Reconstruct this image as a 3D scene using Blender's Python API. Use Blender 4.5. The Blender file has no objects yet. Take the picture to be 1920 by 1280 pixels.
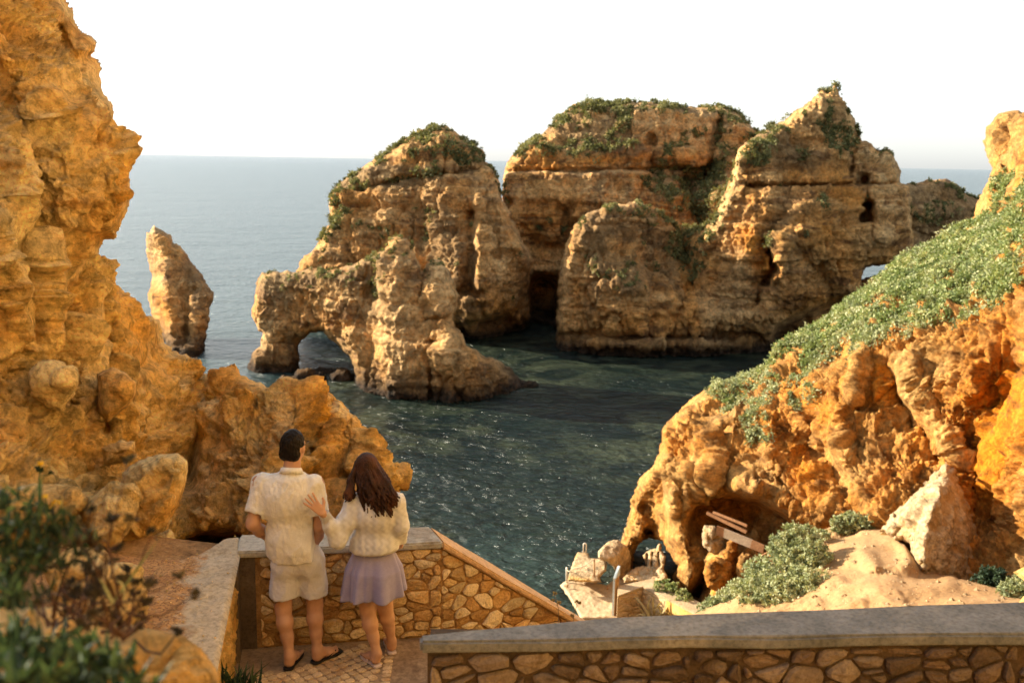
import bpy, math, random
import numpy as np
from mathutils import Vector, Matrix, Euler

# ------------------------------------------------------------------ camera, world, sun
W0, H0 = 1920.0, 1280.0
FPX = 1867.0
CAMZ = 22.0
PITCH = math.radians(10.26)
ROLL = math.radians(1.04)
sc = bpy.context.scene
cam_d = bpy.data.cameras.new('camera')
cam_d.sensor_width = 36.0
cam_d.lens = 36.0 * FPX / W0
cam_d.clip_start = 0.05
cam_d.clip_end = 200000.0
cam_d.dof.use_dof = True
cam_d.dof.focus_distance = 8.5
cam_d.dof.aperture_fstop = 2.8
cam = bpy.data.objects.new('camera', cam_d)
sc.collection.objects.link(cam)
CAM_M = Matrix.Rotation(math.pi / 2 - PITCH, 3, 'X') @ Matrix.Rotation(ROLL, 3, 'Z')
cam.matrix_world = Matrix.Translation((0, 0, CAMZ)) @ CAM_M.to_4x4()
sc.camera = cam

SUN_AZ = math.radians(-70.0)      # measured from +Y (view direction), negative = left
SUN_EL = math.radians(21.0)
world = bpy.data.worlds.new('World')
sc.world = world
world.use_nodes = True
wn = world.node_tree
bg = wn.nodes['Background']
sky = wn.nodes.new('ShaderNodeTexSky')
sky.sky_type = 'NISHITA'
sky.sun_disc = False
sky.sun_elevation = SUN_EL
sky.sun_rotation = SUN_AZ
sky.altitude = 0
sky.air_density = 1.0
sky.dust_density = 1.2
sky.ozone_density = 1.0
hs = wn.nodes.new('ShaderNodeHueSaturation')
hs.inputs['Saturation'].default_value = 0.42
wn.links.new(sky.outputs[0], hs.inputs['Color'])
# thin bright morning haze over the whole sky
hz = wn.nodes.new('ShaderNodeMix'); hz.data_type = 'RGBA'; hz.blend_type = 'ADD'
hz.inputs[0].default_value = 1.0
wn.links.new(hs.outputs[0], hz.inputs[6])
hz.inputs[7].default_value = (2.3, 2.45, 2.55, 1)
wn.links.new(hz.outputs[2], bg.inputs['Color'])
bg.inputs['Strength'].default_value = 0.057

sun_d = bpy.data.lights.new('sun', 'SUN')
sun_d.energy = 5.0
sun_d.angle = math.radians(0.6)
sun_d.color = (1.0, 0.87, 0.67)
sun = bpy.data.objects.new('sun', sun_d)
sc.collection.objects.link(sun)
SUN_DIR = Vector((math.sin(SUN_AZ) * math.cos(SUN_EL), math.cos(SUN_AZ) * math.cos(SUN_EL), math.sin(SUN_EL)))
sun.rotation_euler = SUN_DIR.to_track_quat('Z', 'Y').to_euler()

sc.view_settings.view_transform = 'Standard'
sc.view_settings.look = 'None'
sc.view_settings.gamma = 1.0
sc.view_settings.exposure = 1.68
sc.render.engine = 'CYCLES'
sc.cycles.use_denoising = True
sc.cycles.max_bounces = 7
sc.cycles.diffuse_bounces = 4
sc.cycles.glossy_bounces = 3
sc.cycles.caustics_reflective = False
sc.cycles.caustics_refractive = False
sc.cycles.sample_clamp_indirect = 6.0

# ------------------------------------------------------------------ helpers
rng = np.random.default_rng(7)
random.seed(7)
CM = np.array(CAM_M)


def rays(u, v):
    """directions through photograph positions, scaled so that the forward (Y) part is 1"""
    u = np.asarray(u, float); v = np.asarray(v, float)
    d = np.stack([(u - 960.0), -(v - 640.0), -FPX * np.ones_like(u)], -1)
    w = d @ CM.T
    return w / w[..., 1:2]


def at_y(u, v, y):
    r = rays(u, v)
    p = r * np.asarray(y, float)[..., None]
    p[..., 2] += CAMZ
    return p


def at_z(u, v, z):
    r = rays(u, v)
    t = (z - CAMZ) / r[..., 2]
    p = r * t[..., None]
    p[..., 2] += CAMZ
    return p


def dsea(u, v, z=0.0):
    return float((z - CAMZ) / rays(u, v)[..., 2])


def hashf(ix, iy, iz, seed):
    h = (ix.astype(np.uint32) * np.uint32(374761393) + iy.astype(np.uint32) * np.uint32(668265263)
         + iz.astype(np.uint32) * np.uint32(2147483647) + np.uint32((seed * 974634777 + 1013904223) & 0xffffffff))
    h ^= h >> np.uint32(13)
    h *= np.uint32(1274126177)
    h ^= h >> np.uint32(16)
    h *= np.uint32(2246822519)
    h ^= h >> np.uint32(13)
    return h.astype(np.float32) * np.float32(1.0 / 4294967295.0)


def vnoise(P, seed=0):
    """smooth value noise, -1..1"""
    f = np.floor(P)
    i = f.astype(np.int64)
    t = (P - f).astype(np.float32)
    t = t * t * t * (t * (t * 6 - 15) + 10)
    x0, y0, z0 = i[:, 0], i[:, 1], i[:, 2]
    tx, ty, tz = t[:, 0], t[:, 1], t[:, 2]
    r = 0
    for dz in (0, 1):
        wz = tz if dz else 1 - tz
        for dy in (0, 1):
            wy = ty if dy else 1 - ty
            a = hashf(x0, y0 + dy, z0 + dz, seed)
            b = hashf(x0 + 1, y0 + dy, z0 + dz, seed)
            r = r + wz * wy * (a + (b - a) * tx)
    return r * 2 - 1


_g = np.random.default_rng(99).normal(size=(256, 3)); GRAD = (_g / np.linalg.norm(_g, axis=1, keepdims=True)).astype(np.float32)


def gnoise(P, seed=0):
    """gradient noise, about -1..1"""
    f = np.floor(P)
    i = f.astype(np.int64)
    q = (P - f).astype(np.float32)
    w = q * q * q * (q * (q * 6 - 15) + 10)
    r = np.zeros(len(P), np.float32)
    for dx in (0, 1):
        wx = w[:, 0] if dx else 1 - w[:, 0]
        for dy in (0, 1):
            wy = w[:, 1] if dy else 1 - w[:, 1]
            for dz in (0, 1):
                wz = w[:, 2] if dz else 1 - w[:, 2]
                h = (hashf(i[:, 0] + dx, i[:, 1] + dy, i[:, 2] + dz, seed) * 255.99).astype(np.int32)
                g = GRAD[h]
                r += wx * wy * wz * (g[:, 0] * (q[:, 0] - dx) + g[:, 1] * (q[:, 1] - dy) + g[:, 2] * (q[:, 2] - dz))
    return r * 1.7


ROT = np.array(Euler((0.5, 0.7, 0.3)).to_matrix())


def fbm(P, octv=4, gain=0.5, seed=0, ridged=False):
    r = 0; a = 1.0; s = 0; Q = np.asarray(P, float); prev = 1.0
    for o in range(octv):
        n = gnoise(Q, seed + o * 17)
        if ridged:
            n = (1 - np.abs(n)) ** 2 * 2 - 1
            n = n * prev; prev = np.clip((n + 1) * .5 + .35, 0.25, 1)
        r = r + a * n; s += a; a *= gain
        Q = (Q @ ROT.T) * 2.03 + 11.3
    return r / s


def worley(P, seed=0, vec=False):
    """F1, F2 and a random value of the nearest cell"""
    f = np.floor(P - 0.5)
    i = f.astype(np.int64)
    n = len(P)
    F1 = np.full(n, 9.0); F2 = np.full(n, 9.0); cid = np.zeros(n); C1 = np.zeros((n, 3))
    for dx in (0, 1):
        for dy in (0, 1):
            for dz in (0, 1):
                cx, cy, cz = i[:, 0] + dx, i[:, 1] + dy, i[:, 2] + dz
                px = cx + 0.5 + (hashf(cx, cy, cz, seed) - .5) * .9
                py = cy + 0.5 + (hashf(cx, cy, cz, seed + 1) - .5) * .9
                pz = cz + 0.5 + (hashf(cx, cy, cz, seed + 2) - .5) * .9
                d = np.sqrt((P[:, 0] - px) ** 2 + (P[:, 1] - py) ** 2 + (P[:, 2] - pz) ** 2)
                c = hashf(cx, cy, cz, seed + 3)
                m = d < F1
                F2 = np.where(m, F1, np.minimum(F2, d))
                cid = np.where(m, c, cid)
                if vec:
                    C1[m] = np.stack([px, py, pz], -1)[m]
                F1 = np.where(m, d, F1)
    return (F1, F2, cid, P - C1) if vec else (F1, F2, cid)


def poly_sd(px, py, poly):
    """signed distance to polygon, negative inside; also gradient direction"""
    P = np.asarray(poly, float)
    Q = np.roll(P, -1, 0)
    best = np.full(px.shape, 1e9); inside = np.zeros(px.shape, bool)
    gx = np.zeros(px.shape); gy = np.zeros(px.shape)
    for (ax, ay), (bx, by) in zip(P, Q):
        ex, ey = bx - ax, by - ay
        L = ex * ex + ey * ey + 1e-9
        t = np.clip(((px - ax) * ex + (py - ay) * ey) / L, 0, 1)
        dx = px - (ax + t * ex); dy = py - (ay + t * ey)
        d = dx * dx + dy * dy
        m = d < best
        best = np.where(m, d, best); gx = np.where(m, dx, gx); gy = np.where(m, dy, gy)
        if ay != by:
            c = ((ay > py) != (by > py)) & (px < ex * (py - ay) / (by - ay) + ax)
            inside ^= c
    d = np.sqrt(best)
    s = np.where(inside, -1.0, 1.0)
    return d * s


def line_dist(px, py, pts):
    best = np.full(px.shape, 1e9)
    if len(pts) == 1:
        return np.hypot(px - pts[0][0], py - pts[0][1])
    for (ax, ay), (bx, by) in zip(pts[:-1], pts[1:]):
        ex, ey = bx - ax, by - ay
        t = np.clip(((px - ax) * ex + (py - ay) * ey) / (ex * ex + ey * ey + 1e-9), 0, 1)
        best = np.minimum(best, np.hypot(px - (ax + t * ex), py - (ay + t * ey)))
    return best


def mesh_np(name, V, Fq, attrs=None, smooth=True, mat=None, matidx=None):
    """mesh from numpy arrays; faces all quads or all triangles"""
    me = bpy.data.meshes.new(name)
    V = np.asarray(V, np.float32); Fq = np.asarray(Fq, np.int32)
    k = Fq.shape[1]
    me.vertices.add(len(V)); me.vertices.foreach_set('co', V.ravel())
    me.loops.add(Fq.size); me.loops.foreach_set('vertex_index', Fq.ravel())
    me.polygons.add(len(Fq))
    me.polygons.foreach_set('loop_start', np.arange(0, Fq.size, k, dtype=np.int32))
    me.polygons.foreach_set('loop_total', np.full(len(Fq), k, np.int32))
    me.polygons.foreach_set('use_smooth', np.full(len(Fq), smooth, bool))
    if attrs:
        for an, av in attrs.items():
            a = me.attributes.new(an, 'FLOAT', 'POINT')
            a.data.foreach_set('value', np.asarray(av, np.float32))
    if mat is not None:
        for m in (mat if isinstance(mat, (list, tuple)) else [mat]):
            me.materials.append(m)
    if matidx is not None:
        me.polygons.foreach_set('material_index', np.asarray(matidx, np.int32))
    me.update(calc_edges=True)
    me.validate()
    return me


def link(name, me, parent=None, label=None, cat=None, group=None, kind=None, loc=None):
    o = bpy.data.objects.new(name, me)
    sc.collection.objects.link(o)
    if parent: o.parent = parent
    if label: o['label'] = label
    if cat: o['category'] = cat
    if group: o['group'] = group
    if kind: o['kind'] = kind
    if loc is not None: o.location = loc
    return o


def recentre(o):
    """put a mesh object's origin at the middle of its base (children keep their place)"""
    me = o.data
    n = len(me.vertices)
    co = np.empty(n * 3, np.float32); me.vertices.foreach_get('co', co)
    co = co.reshape(-1, 3)
    c = np.array([(co[:, 0].min() + co[:, 0].max()) / 2, (co[:, 1].min() + co[:, 1].max()) / 2, co[:, 2].min()])
    co -= c.astype(np.float32)
    me.vertices.foreach_set('co', co.ravel()); me.update()
    o.location = Vector(c)
    return o


def disp_amount(P, comps):
    """sum of displacement components (metres, outward positive)"""
    r = np.zeros(len(P))
    for c in comps:
        k, s, a = c[0], c[1], c[2]
        st = np.array(c[3] if len(c) > 3 and c[3] else (1, 1, 1), float)
        sd = int(s * 97) % 50
        Q = P / s * st
        if k == 'fbm':
            r += a * fbm(Q, c[4] if len(c) > 4 else 4, seed=sd)
        elif k == 'ridge':
            r += a * 1.15 * fbm(Q, c[4] if len(c) > 4 else 3, 0.62, seed=sd, ridged=True)
        elif k == 'crack':
            W = np.stack([vnoise(Q * 1.3 + 5 * j, 60 + j) for j in range(3)], -1) * 0.35
            F1, F2, _ = worley(Q + W, sd)
            r -= a * np.exp(-((F2 - F1) / 0.05)) * np.clip(vnoise(Q * .9 + 31, sd + 2) * 2.2 + .35, 0, 1)
        elif k == 'cell':
            W = np.stack([vnoise(Q * 1.7 + 5 * j, 70 + j) for j in range(3)], -1) * 0.3
            F1, F2, cid = worley(Q + W, sd)
            e = np.clip((F2 - F1) / 0.22, 0, 1)
            r += a * ((cid - .5) * 1.2 * (e * e * (3 - 2 * e)) + 0.5 - F1 * .8)
        elif k == 'facet':
            W = np.stack([vnoise(Q * 1.9 + 5 * j, 80 + j) for j in range(3)], -1) * 0.22
            F1, F2, cid, dv = worley(Q + W, sd, True)
            th = cid * 61.0
            tilt = dv[:, 0] * np.sin(th) + dv[:, 1] * np.cos(th * 1.7) + dv[:, 2] * np.sin(th * 2.3 + 1)
            e = np.clip((F2 - F1) / 0.13, 0, 1); e = e * e * (3 - 2 * e)
            r += a * (((np.modf(cid * 37.0)[0] - .5) * 1.3 + tilt * 1.9 + .12) * e)
        elif k == 'strata':
            w = fbm(P / (s * 6), 3, seed=sd) * s * 0.8
            z = (P[:, 2] + w) / s
            i = np.floor(z); t = z - i
            h = hashf(i.astype(np.int64), i.astype(np.int64) * 0 + 3, i.astype(np.int64) * 0 + 5, sd)
            h2 = hashf(i.astype(np.int64) + 1, i.astype(np.int64) * 0 + 3, i.astype(np.int64) * 0 + 5, sd)
            tt = np.clip((t - .7) / .3, 0, 1); tt = tt * tt * (3 - 2 * tt)
            r += a * ((h + (h2 - h) * tt) - .5) * 2
        elif k == 'pit':
            F1, F2, cid = worley(Q, sd)
            r -= a * np.clip(1 - F1 / 0.33, 0, 1) ** 0.7 * (cid > .55)
    return r


def relief(poly, ctrl, step=2.5, holes=(), rnd=(20, 2.0), edge=(5, 18), feats=(), disp=(), back=5.0,
           base=None, marks=None, seed=0, bstep=14, idw=2.4, fine_edge=True):
    """a solid rock body whose visible side follows an outline and a sculpted depth; returns list of (V, F, attrs)"""
    poly = [tuple(map(float, p)) for p in poly]
    xs = [p[0] for p in poly]; ys = [p[1] for p in poly]
    ctrl = [tuple(c) for c in ctrl]
    if base:
        for (u, v) in base:
            ctrl.append((u, v, dsea(u, v)))
            ctrl.append((u, v + 14, dsea(u, v)))
    C = np.array(ctrl, float)

    tps = None
    if len(C) >= 5:
        A_ = np.unique(C.round(3), axis=0)
        X_ = A_[:, :2] / 300.0
        r2 = ((X_[:, None] - X_[None]) ** 2).sum(-1)
        Kk = 0.5 * r2 * np.log(r2 + 1e-9) + np.eye(len(X_)) * 0.004
        Pm = np.concatenate([np.ones((len(X_), 1)), X_], 1)
        big = np.block([[Kk, Pm], [Pm.T, np.zeros((3, 3))]])
        sol = np.linalg.solve(big, np.concatenate([A_[:, 2], np.zeros(3)]))
        tps = (X_, sol)

    def depth(U, V):
        if tps is not None:
            X_, sol = tps
            a_, b_ = U / 300.0, V / 300.0
            out = sol[-3] + sol[-2] * a_ + sol[-1] * b_
            for (x_, y_), w_ in zip(X_, sol[:-3]):
                r2 = (a_ - x_) ** 2 + (b_ - y_) ** 2
                out = out + w_ * 0.5 * r2 * np.log(r2 + 1e-9)
            lo, hi = C[:, 2].min(), C[:, 2].max(); mg = (hi - lo) * .15
            return np.clip(out, lo - mg, hi + mg)
        num = 0; den = 0
        for (cu, cv, cd) in C:
            w = 1.0 / (((U - cu) ** 2 + (V - cv) ** 2) / 900.0 + 0.6) ** (idw / 2)
            num = num + w * cd; den = den + w
        return num / den

    def field(stp, jag):
        u = np.arange(min(xs) - 2 * stp - 8, max(xs) + 2 * stp + 8, stp)
        v = np.arange(min(ys) - 2 * stp - 8, max(ys) + 2 * stp + 8, stp)
        U, V = np.meshgrid(u, v)
        def sdf(A, B):
            s = poly_sd(A, B, poly)
            for h in holes:
                s = np.maximum(s, -poly_sd(A, B, h))
            if jag and edge[0] > 0:
                Q = np.stack([A.ravel() / edge[1], B.ravel() / edge[1], np.full(A.size, seed * 3.7)], -1)
                nz = fbm(Q, 4, 0.55, seed=seed + 5).reshape(A.shape)
                nz = nz + 0.5 * (fbm(Q * 0.9 + 40, 2, 0.5, seed=seed + 8, ridged=True).reshape(A.shape) - .2)
                s = s + nz * edge[0] * np.exp(-(s / 40.0) ** 2)
            return s
        S = sdf(U, V) + (0 if jag else 5.0 + edge[0] * 0.6)
        gv, gu = np.gradient(S, stp)
        m = (S > 0) & (S < stp * 1.6)
        g2 = np.maximum(gu * gu + gv * gv, 0.25)
        U2 = np.where(m, U - S * gu / g2, U); V2 = np.where(m, V - S * gv / g2, V)
        S2 = np.where(m, 0, S)
        ok = S < stp * 1.6
        ins = S <= 0
        q = ok[:-1, :-1] & ok[1:, :-1] & ok[:-1, 1:] & ok[1:, 1:]
        q &= (ins[:-1, :-1] | ins[1:, :-1] | ins[:-1, 1:] | ins[1:, 1:])
        return U2, V2, S2, q

    def build(U, V, S, q, D, do_disp, flip, stp_=1.0):
        n0, n1 = U.shape
        P = at_y(U.ravel(), V.ravel(), D.ravel()).reshape(n0, n1, 3)
        cav = np.zeros(U.size)
        if do_disp:
            dv = np.gradient(P, axis=0); du = np.gradient(P, axis=1)
            N = np.cross(dv, du)
            N /= np.linalg.norm(N, axis=-1, keepdims=True) + 1e-12
            sgn = np.sign((N * (np.array([0, 0, CAMZ]) - P)).sum(-1, keepdims=True)); sgn[sgn == 0] = 1
            N *= sgn
            # smooth normals a little so that steep steps do not tear
            for _ in range(10):
                N[1:-1, 1:-1] = (N[1:-1, 1:-1] * 2 + N[:-2, 1:-1] + N[2:, 1:-1] + N[1:-1, :-2] + N[1:-1, 2:]) / 6
            N /= np.linalg.norm(N, axis=-1, keepdims=True) + 1e-12
            used = np.zeros((n0, n1), bool)
            used[:-1, :-1] |= q; used[1:, :-1] |= q; used[:-1, 1:] |= q; used[1:, 1:] |= q
            ui = np.flatnonzero(used.ravel())
            h = disp_amount(P.reshape(-1, 3)[ui], disp)
            tot = sum(abs(c[2]) for c in disp) + 1e-6
            cav[ui] = np.clip(0.5 + h / tot * 1.0, 0, 1)
            hh = np.zeros(U.size); hh[ui] = h * (0.15 + 0.85 * np.clip(-S.ravel()[ui] / 20.0, 0, 1))
            # where the sheet turns edge-on its points lie far apart: keep only the broad relief there
            Hh = hh.reshape(n0, n1)
            sp_ = np.maximum(np.linalg.norm(dv, axis=-1), np.linalg.norm(du, axis=-1)) / (D * stp_ / FPX * 1.3)
            wt = np.clip((sp_ - 1.6) / 2.0, 0, 1)
            for _ in range(8):
                Hb = Hh.copy()
                Hb[1:-1, 1:-1] = (Hh[1:-1, 1:-1] * 2 + Hh[:-2, 1:-1] + Hh[2:, 1:-1] + Hh[1:-1, :-2] + Hh[1:-1, 2:]) / 6
                Hh = Hh * (1 - wt) + Hb * wt
            P = P + N * (Hh * (1 - .45 * wt))[..., None]
        idx = np.arange(U.size).reshape(n0, n1)
        a, b, c, d = idx[:-1, :-1][q], idx[1:, :-1][q], idx[1:, 1:][q], idx[:-1, 1:][q]
        Fq = np.stack([a, b, c, d], -1) if not flip else np.stack([a, d, c, b], -1)
        keep = np.unique(Fq)
        mp = np.full(U.size, -1, np.int64); mp[keep] = np.arange(len(keep))
        at = {'cav': cav[keep]}
        Uf, Vf = U.ravel()[keep], V.ravel()[keep]
        for mk in ('iron', 'lich', 'pale'):
            val = np.zeros(len(keep))
            for (pts, w, a_) in (marks or {}).get(mk, ()):
                val = np.maximum(val, a_ * np.exp(-(line_dist(Uf, Vf, pts) / w) ** 2))
            at[mk] = val
        return P.reshape(-1, 3)[keep], mp[Fq], at, (Uf, Vf)

    U, V, S, q = field(step, True)
    e = np.clip(-S / rnd[0], 0, 1)
    D = depth(U, V)
    for ft in feats:
        pts, w, a_ = ft[0], ft[1], ft[2]
        pw = ft[3] if len(ft) > 3 else 2
        D = D + a_ * np.exp(-(line_dist(U, V, pts) / w) ** pw)
    D = D + rnd[1] * (1 - np.sqrt(np.clip(1 - (1 - e) ** 2, 0, 1)))
    front = build(U, V, S, q, D, True, False, step)
    Ub, Vb, Sb, qb = field(bstep, False)
    eb = np.clip(-Sb / (rnd[0] * 1.5), 0, 1)
    Db = depth(Ub, Vb) + rnd[1] + 0.02 + back * np.sqrt(np.clip(1 - (1 - eb) ** 2, 0, 1))
    bk = build(Ub, Vb, Sb, qb, Db, False, True)
    return [front, bk]


def join_parts(parts):
    Vs, Fs, at = [], [], {}
    n = 0
    for (V, Fq, a, uv) in parts:
        Vs.append(V); Fs.append(Fq + n); n += len(V)
        for k in a: at.setdefault(k, []).append(a[k])
    return np.concatenate(Vs), np.concatenate(Fs), {k: np.concatenate(v) for k, v in at.items()}


def rock_obj(name, parts, mat, **kw):
    V, Fq, at = join_parts(parts)
    me = mesh_np(name, V, Fq, at, True, mat)
    o = link(name, me, **kw)
    recentre(o)
    return o


# ------------------------------------------------------------------ materials
def new_mat(name):
    m = bpy.data.materials.new(name); m.use_nodes = True
    nt = m.node_tree
    return m, nt, nt.nodes['Principled BSDF']


class NB:
    """small node-building helper"""
    def __init__(s, nt): s.nt = nt
    def n(s, t, **kw):
        x = s.nt.nodes.new(t)
        for k, v in kw.items(): setattr(x, k, v)
        return x
    def l(s, a, b): s.nt.links.new(a, b)
    def noise(s, vec, scale, detail=4, rough=0.55, dist=0.0):
        x = s.n('ShaderNodeTexNoise')
        x.inputs['Scale'].default_value = scale; x.inputs['Detail'].default_value = detail
        x.inputs['Roughness'].default_value = rough; x.inputs['Distortion'].default_value = dist
        if vec: s.l(vec, x.inputs['Vector'])
        return x.outputs['Fac']
    def ramp(s, fac, stops, interp='LINEAR'):
        x = s.n('ShaderNodeValToRGB'); cr = x.color_ramp; cr.interpolation = interp
        while len(cr.elements) < len(stops): cr.elements.new(0.5)
        for e, (p, c) in zip(cr.elements, stops):
            e.position = p
            e.color = (c, c, c, 1) if isinstance(c, (int, float)) else (c[0], c[1], c[2], 1)
        s.l(fac, x.inputs[0]); return x.outputs[0]
    def mix(s, fac, a, b, mode='MIX'):
        x = s.n('ShaderNodeMix', data_type='RGBA', blend_type=mode)
        for inp, val in ((x.inputs[0], fac), (x.inputs[6], a), (x.inputs[7], b)):
            if isinstance(val, (int, float)): inp.default_value = val
            elif isinstance(val, tuple): inp.default_value = (*val, 1)
            else: s.l(val, inp)
        return x.outputs[2]
    def math(s, op, a, b=0.0, c=None, clamp=False):
        x = s.n('ShaderNodeMath', operation=op, use_clamp=clamp)
        for i, val in enumerate((a, b) if c is None else (a, b, c)):
            if isinstance(val, (int, float)): x.inputs[i].default_value = val
            else: s.l(val, x.inputs[i])
        return x.outputs[0]
    def attr(s, name):
        x = s.n('ShaderNodeAttribute'); x.attribute_name = name; return x.outputs['Fac']
    def mapping(s, vec, scale=(1, 1, 1), rot=(0, 0, 0), loc=(0, 0, 0)):
        x = s.n('ShaderNodeMapping'); x.inputs['Scale'].default_value = scale
        x.inputs['Rotation'].default_value = rot; x.inputs['Location'].default_value = loc
        s.l(vec, x.inputs['Vector']); return x.outputs[0]
    def bump(s, h, strength, dist, normal=None):
        x = s.n('ShaderNodeBump'); x.inputs['Strength'].default_value = strength
        x.inputs['Distance'].default_value = dist; s.l(h, x.inputs['Height'])
        if normal: s.l(normal, x.inputs['Normal'])
        return x.outputs[0]


def rock_mat(name, main, pale, dark, iron, sc_=1.0, recess=0.55, wet=None, strat=0.0, lich=(0.10, 0.085, 0.06), lich_amt=0.5, bumpd=0.05,
             iron_amt=0.35, lich_scale=1.0):
    m, nt, bs = new_mat(name); b = NB(nt)
    pos = b.n('ShaderNodeNewGeometry').outputs['Position']
    n1 = b.noise(pos, 0.35 * sc_, 6, 0.6)
    n2 = b.noise(pos, 2.2 * sc_, 6, 0.65)
    n3 = b.noise(b.mapping(pos, (0.6, 0.6, 2.2)), 1.1 * sc_, 5, 0.6, 0.6)
    col = b.mix(b.ramp(n1, [(0.36, 0.0), (0.62, 1.0)]), main, pale)
    ir = b.ramp(b.noise(b.mapping(pos, (1, 1, 0.7), loc=(7, 3, 1)), 0.5 * sc_, 5, 0.6), [(0.45, 0.0), (0.66, 1.0)])
    ir = b.math('MULTIPLY', ir, iron_amt)
    ir = b.math('MAXIMUM', ir, b.attr('iron'))
    col = b.mix(ir, col, iron)
    if strat > 0:
        st = b.noise(b.mapping(pos, (0.06, 0.06, 1.6)), 1.0 * sc_, 5, 0.6)
        st = b.ramp(st, [(0.42, 1.0), (0.5, 0.0), (0.6, 0.6)])
        col = b.mix(b.math('MULTIPLY', st, strat), col, b.mix(0.5, iron, dark))
    col = b.mix(b.ramp(n3, [(0.38, 0.8), (0.47, 0.0)]), col, dark)
    # weathered crust: grey-brown lichen films in patches
    lm = b.noise(b.mapping(pos, (1, 1, 0.5), loc=(3, 9, 4)), 0.45 * sc_ * lich_scale, 7, 0.68, 0.4)
    lm = b.math('ADD', lm, b.math('MULTIPLY', b.attr('lich'), 0.30))
    lm = b.math('SUBTRACT', lm, b.math('MULTIPLY', b.attr('iron'), 0.12))
    lm = b.math('SUBTRACT', lm, b.math('MULTIPLY', b.attr('pale'), 0.25))
    lm = b.math('MULTIPLY', b.ramp(lm, [(0.50, 0.0), (0.66, 1.0)]), lich_amt)
    col = b.mix(lm, col, lich)
    col = b.mix(b.math('MULTIPLY', b.attr('pale'), 0.8), col, pale)
    # grain
    g = b.ramp(n2, [(0.36, 0.60), (0.5, 1.0), (0.62, 1.22)])
    col = b.mix(1.0, col, g, 'MULTIPLY')
    g2 = b.ramp(b.noise(pos, 9 * sc_, 6, 0.75), [(0.36, 0.62), (0.5, 1.0), (0.62, 1.22)])
    col = b.mix(1.0, col, g2, 'MULTIPLY')
    # darker, redder tone in the hollows of the displacement
    recess_fac = b.ramp(b.attr('cav'), [(0.22, 1.0), (0.42, 0.0)])
    col = b.mix(b.math('MULTIPLY', recess_fac, recess), col, b.mix(0.45, iron, dark))
    rough = 0.93
    if wet is not None:
        sep = b.n('ShaderNodeSeparateXYZ'); b.l(pos, sep.inputs[0])
        z = b.math('ADD', sep.outputs[2], b.math('MULTIPLY', b.noise(pos, 0.35, 5, 0.6), 2.2))
        wz = b.ramp(b.math('DIVIDE', b.math('SUBTRACT', z, wet), 3.0), [(0.0, 1.0), (0.45, 0.45), (1.0, 0.0)])
        algae = b.mix(b.ramp(b.noise(pos, 1.3, 5, 0.7), [(0.4, 0.0), (0.6, 1.0)]), (0.022, 0.016, 0.010), (0.085, 0.05, 0.028))
        col = b.mix(wz, col, algae)
    bs.inputs['Specular IOR Level'].default_value = 0.2
    b.l(col, bs.inputs['Base Color'])
    bs.inputs['Roughness'].default_value = rough
    hb = b.noise(pos, 5.0 * sc_, 8, 0.72)
    v = b.n('ShaderNodeTexVoronoi'); v.inputs['Scale'].default_value = 3.0 * sc_
    ve = b.n('ShaderNodeTexVoronoi', feature='DISTANCE_TO_EDGE'); ve.inputs['Scale'].default_value = 1.5 * sc_
    wp = b.n('ShaderNodeTexNoise'); wp.inputs['Scale'].default_value = 1.2 * sc_; wp.inputs['Detail'].default_value = 5; b.l(pos, wp.inputs['Vector'])
    vm = b.n('ShaderNodeVectorMath', operation='MULTIPLY_ADD'); b.l(wp.outputs['Color'], vm.inputs[0]); vm.inputs[1].default_value = (1.6 / sc_,) * 3; b.l(pos, vm.inputs[2])
    b.l(vm.outputs[0], ve.inputs['Vector']); b.l(vm.outputs[0], v.inputs['Vector'])
    ck = b.ramp(ve.outputs['Distance'], [(0.0, 0.0), (0.05, 1.0)])
    hb2 = b.math('ADD', hb, b.math('MULTIPLY', v.outputs['Distance'], 0.3))
    n_ = b.bump(ck, 0.7, bumpd * .8)
    n_ = b.bump(hb2, 1.0, bumpd * 1.5, n_)
    n_ = b.bump(b.noise(pos, 22.0 * sc_, 6, 0.75), 1.0, bumpd * .3, n_)
    b.l(n_, bs.inputs['Normal'])
    return m
# ------------------------------------------------------------------ sea and sea floor
m_sea, nt, bs = new_mat('sea_water'); b = NB(nt)
pos = b.n('ShaderNodeNewGeometry').outputs['Position']
pt = b.noise(b.mapping(pos, (1, 1, 1)), 0.11, 8, 0.72, 1.6)
pt2 = b.noise(b.mapping(pos, (1, 1, 1), loc=(31, 7, 0)), 0.045, 4, 0.6, 0.5)
reef = b.ramp(pt, [(0.44, 0.0), (0.60, 1.0)])
near = b.mix(reef, (0.003, 0.009, 0.008), (0.050, 0.062, 0.036))
near = b.mix(b.ramp(pt2, [(0.4, 0.0), (0.62, 0.85)]), near, (0.005, 0.014, 0.013))
sep = b.n('ShaderNodeSeparateXYZ'); b.l(pos, sep.inputs[0])
shal = b.ramp(b.math('ADD', b.math('DIVIDE', sep.outputs[1], 100.0), b.math('MULTIPLY', b.math('SUBTRACT', pt, .5), .9)), [(0.42, 1.0), (0.62, 0.0)])
near = b.mix(b.math('MULTIPLY', shal, .55), near, (0.032, 0.056, 0.046))
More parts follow.
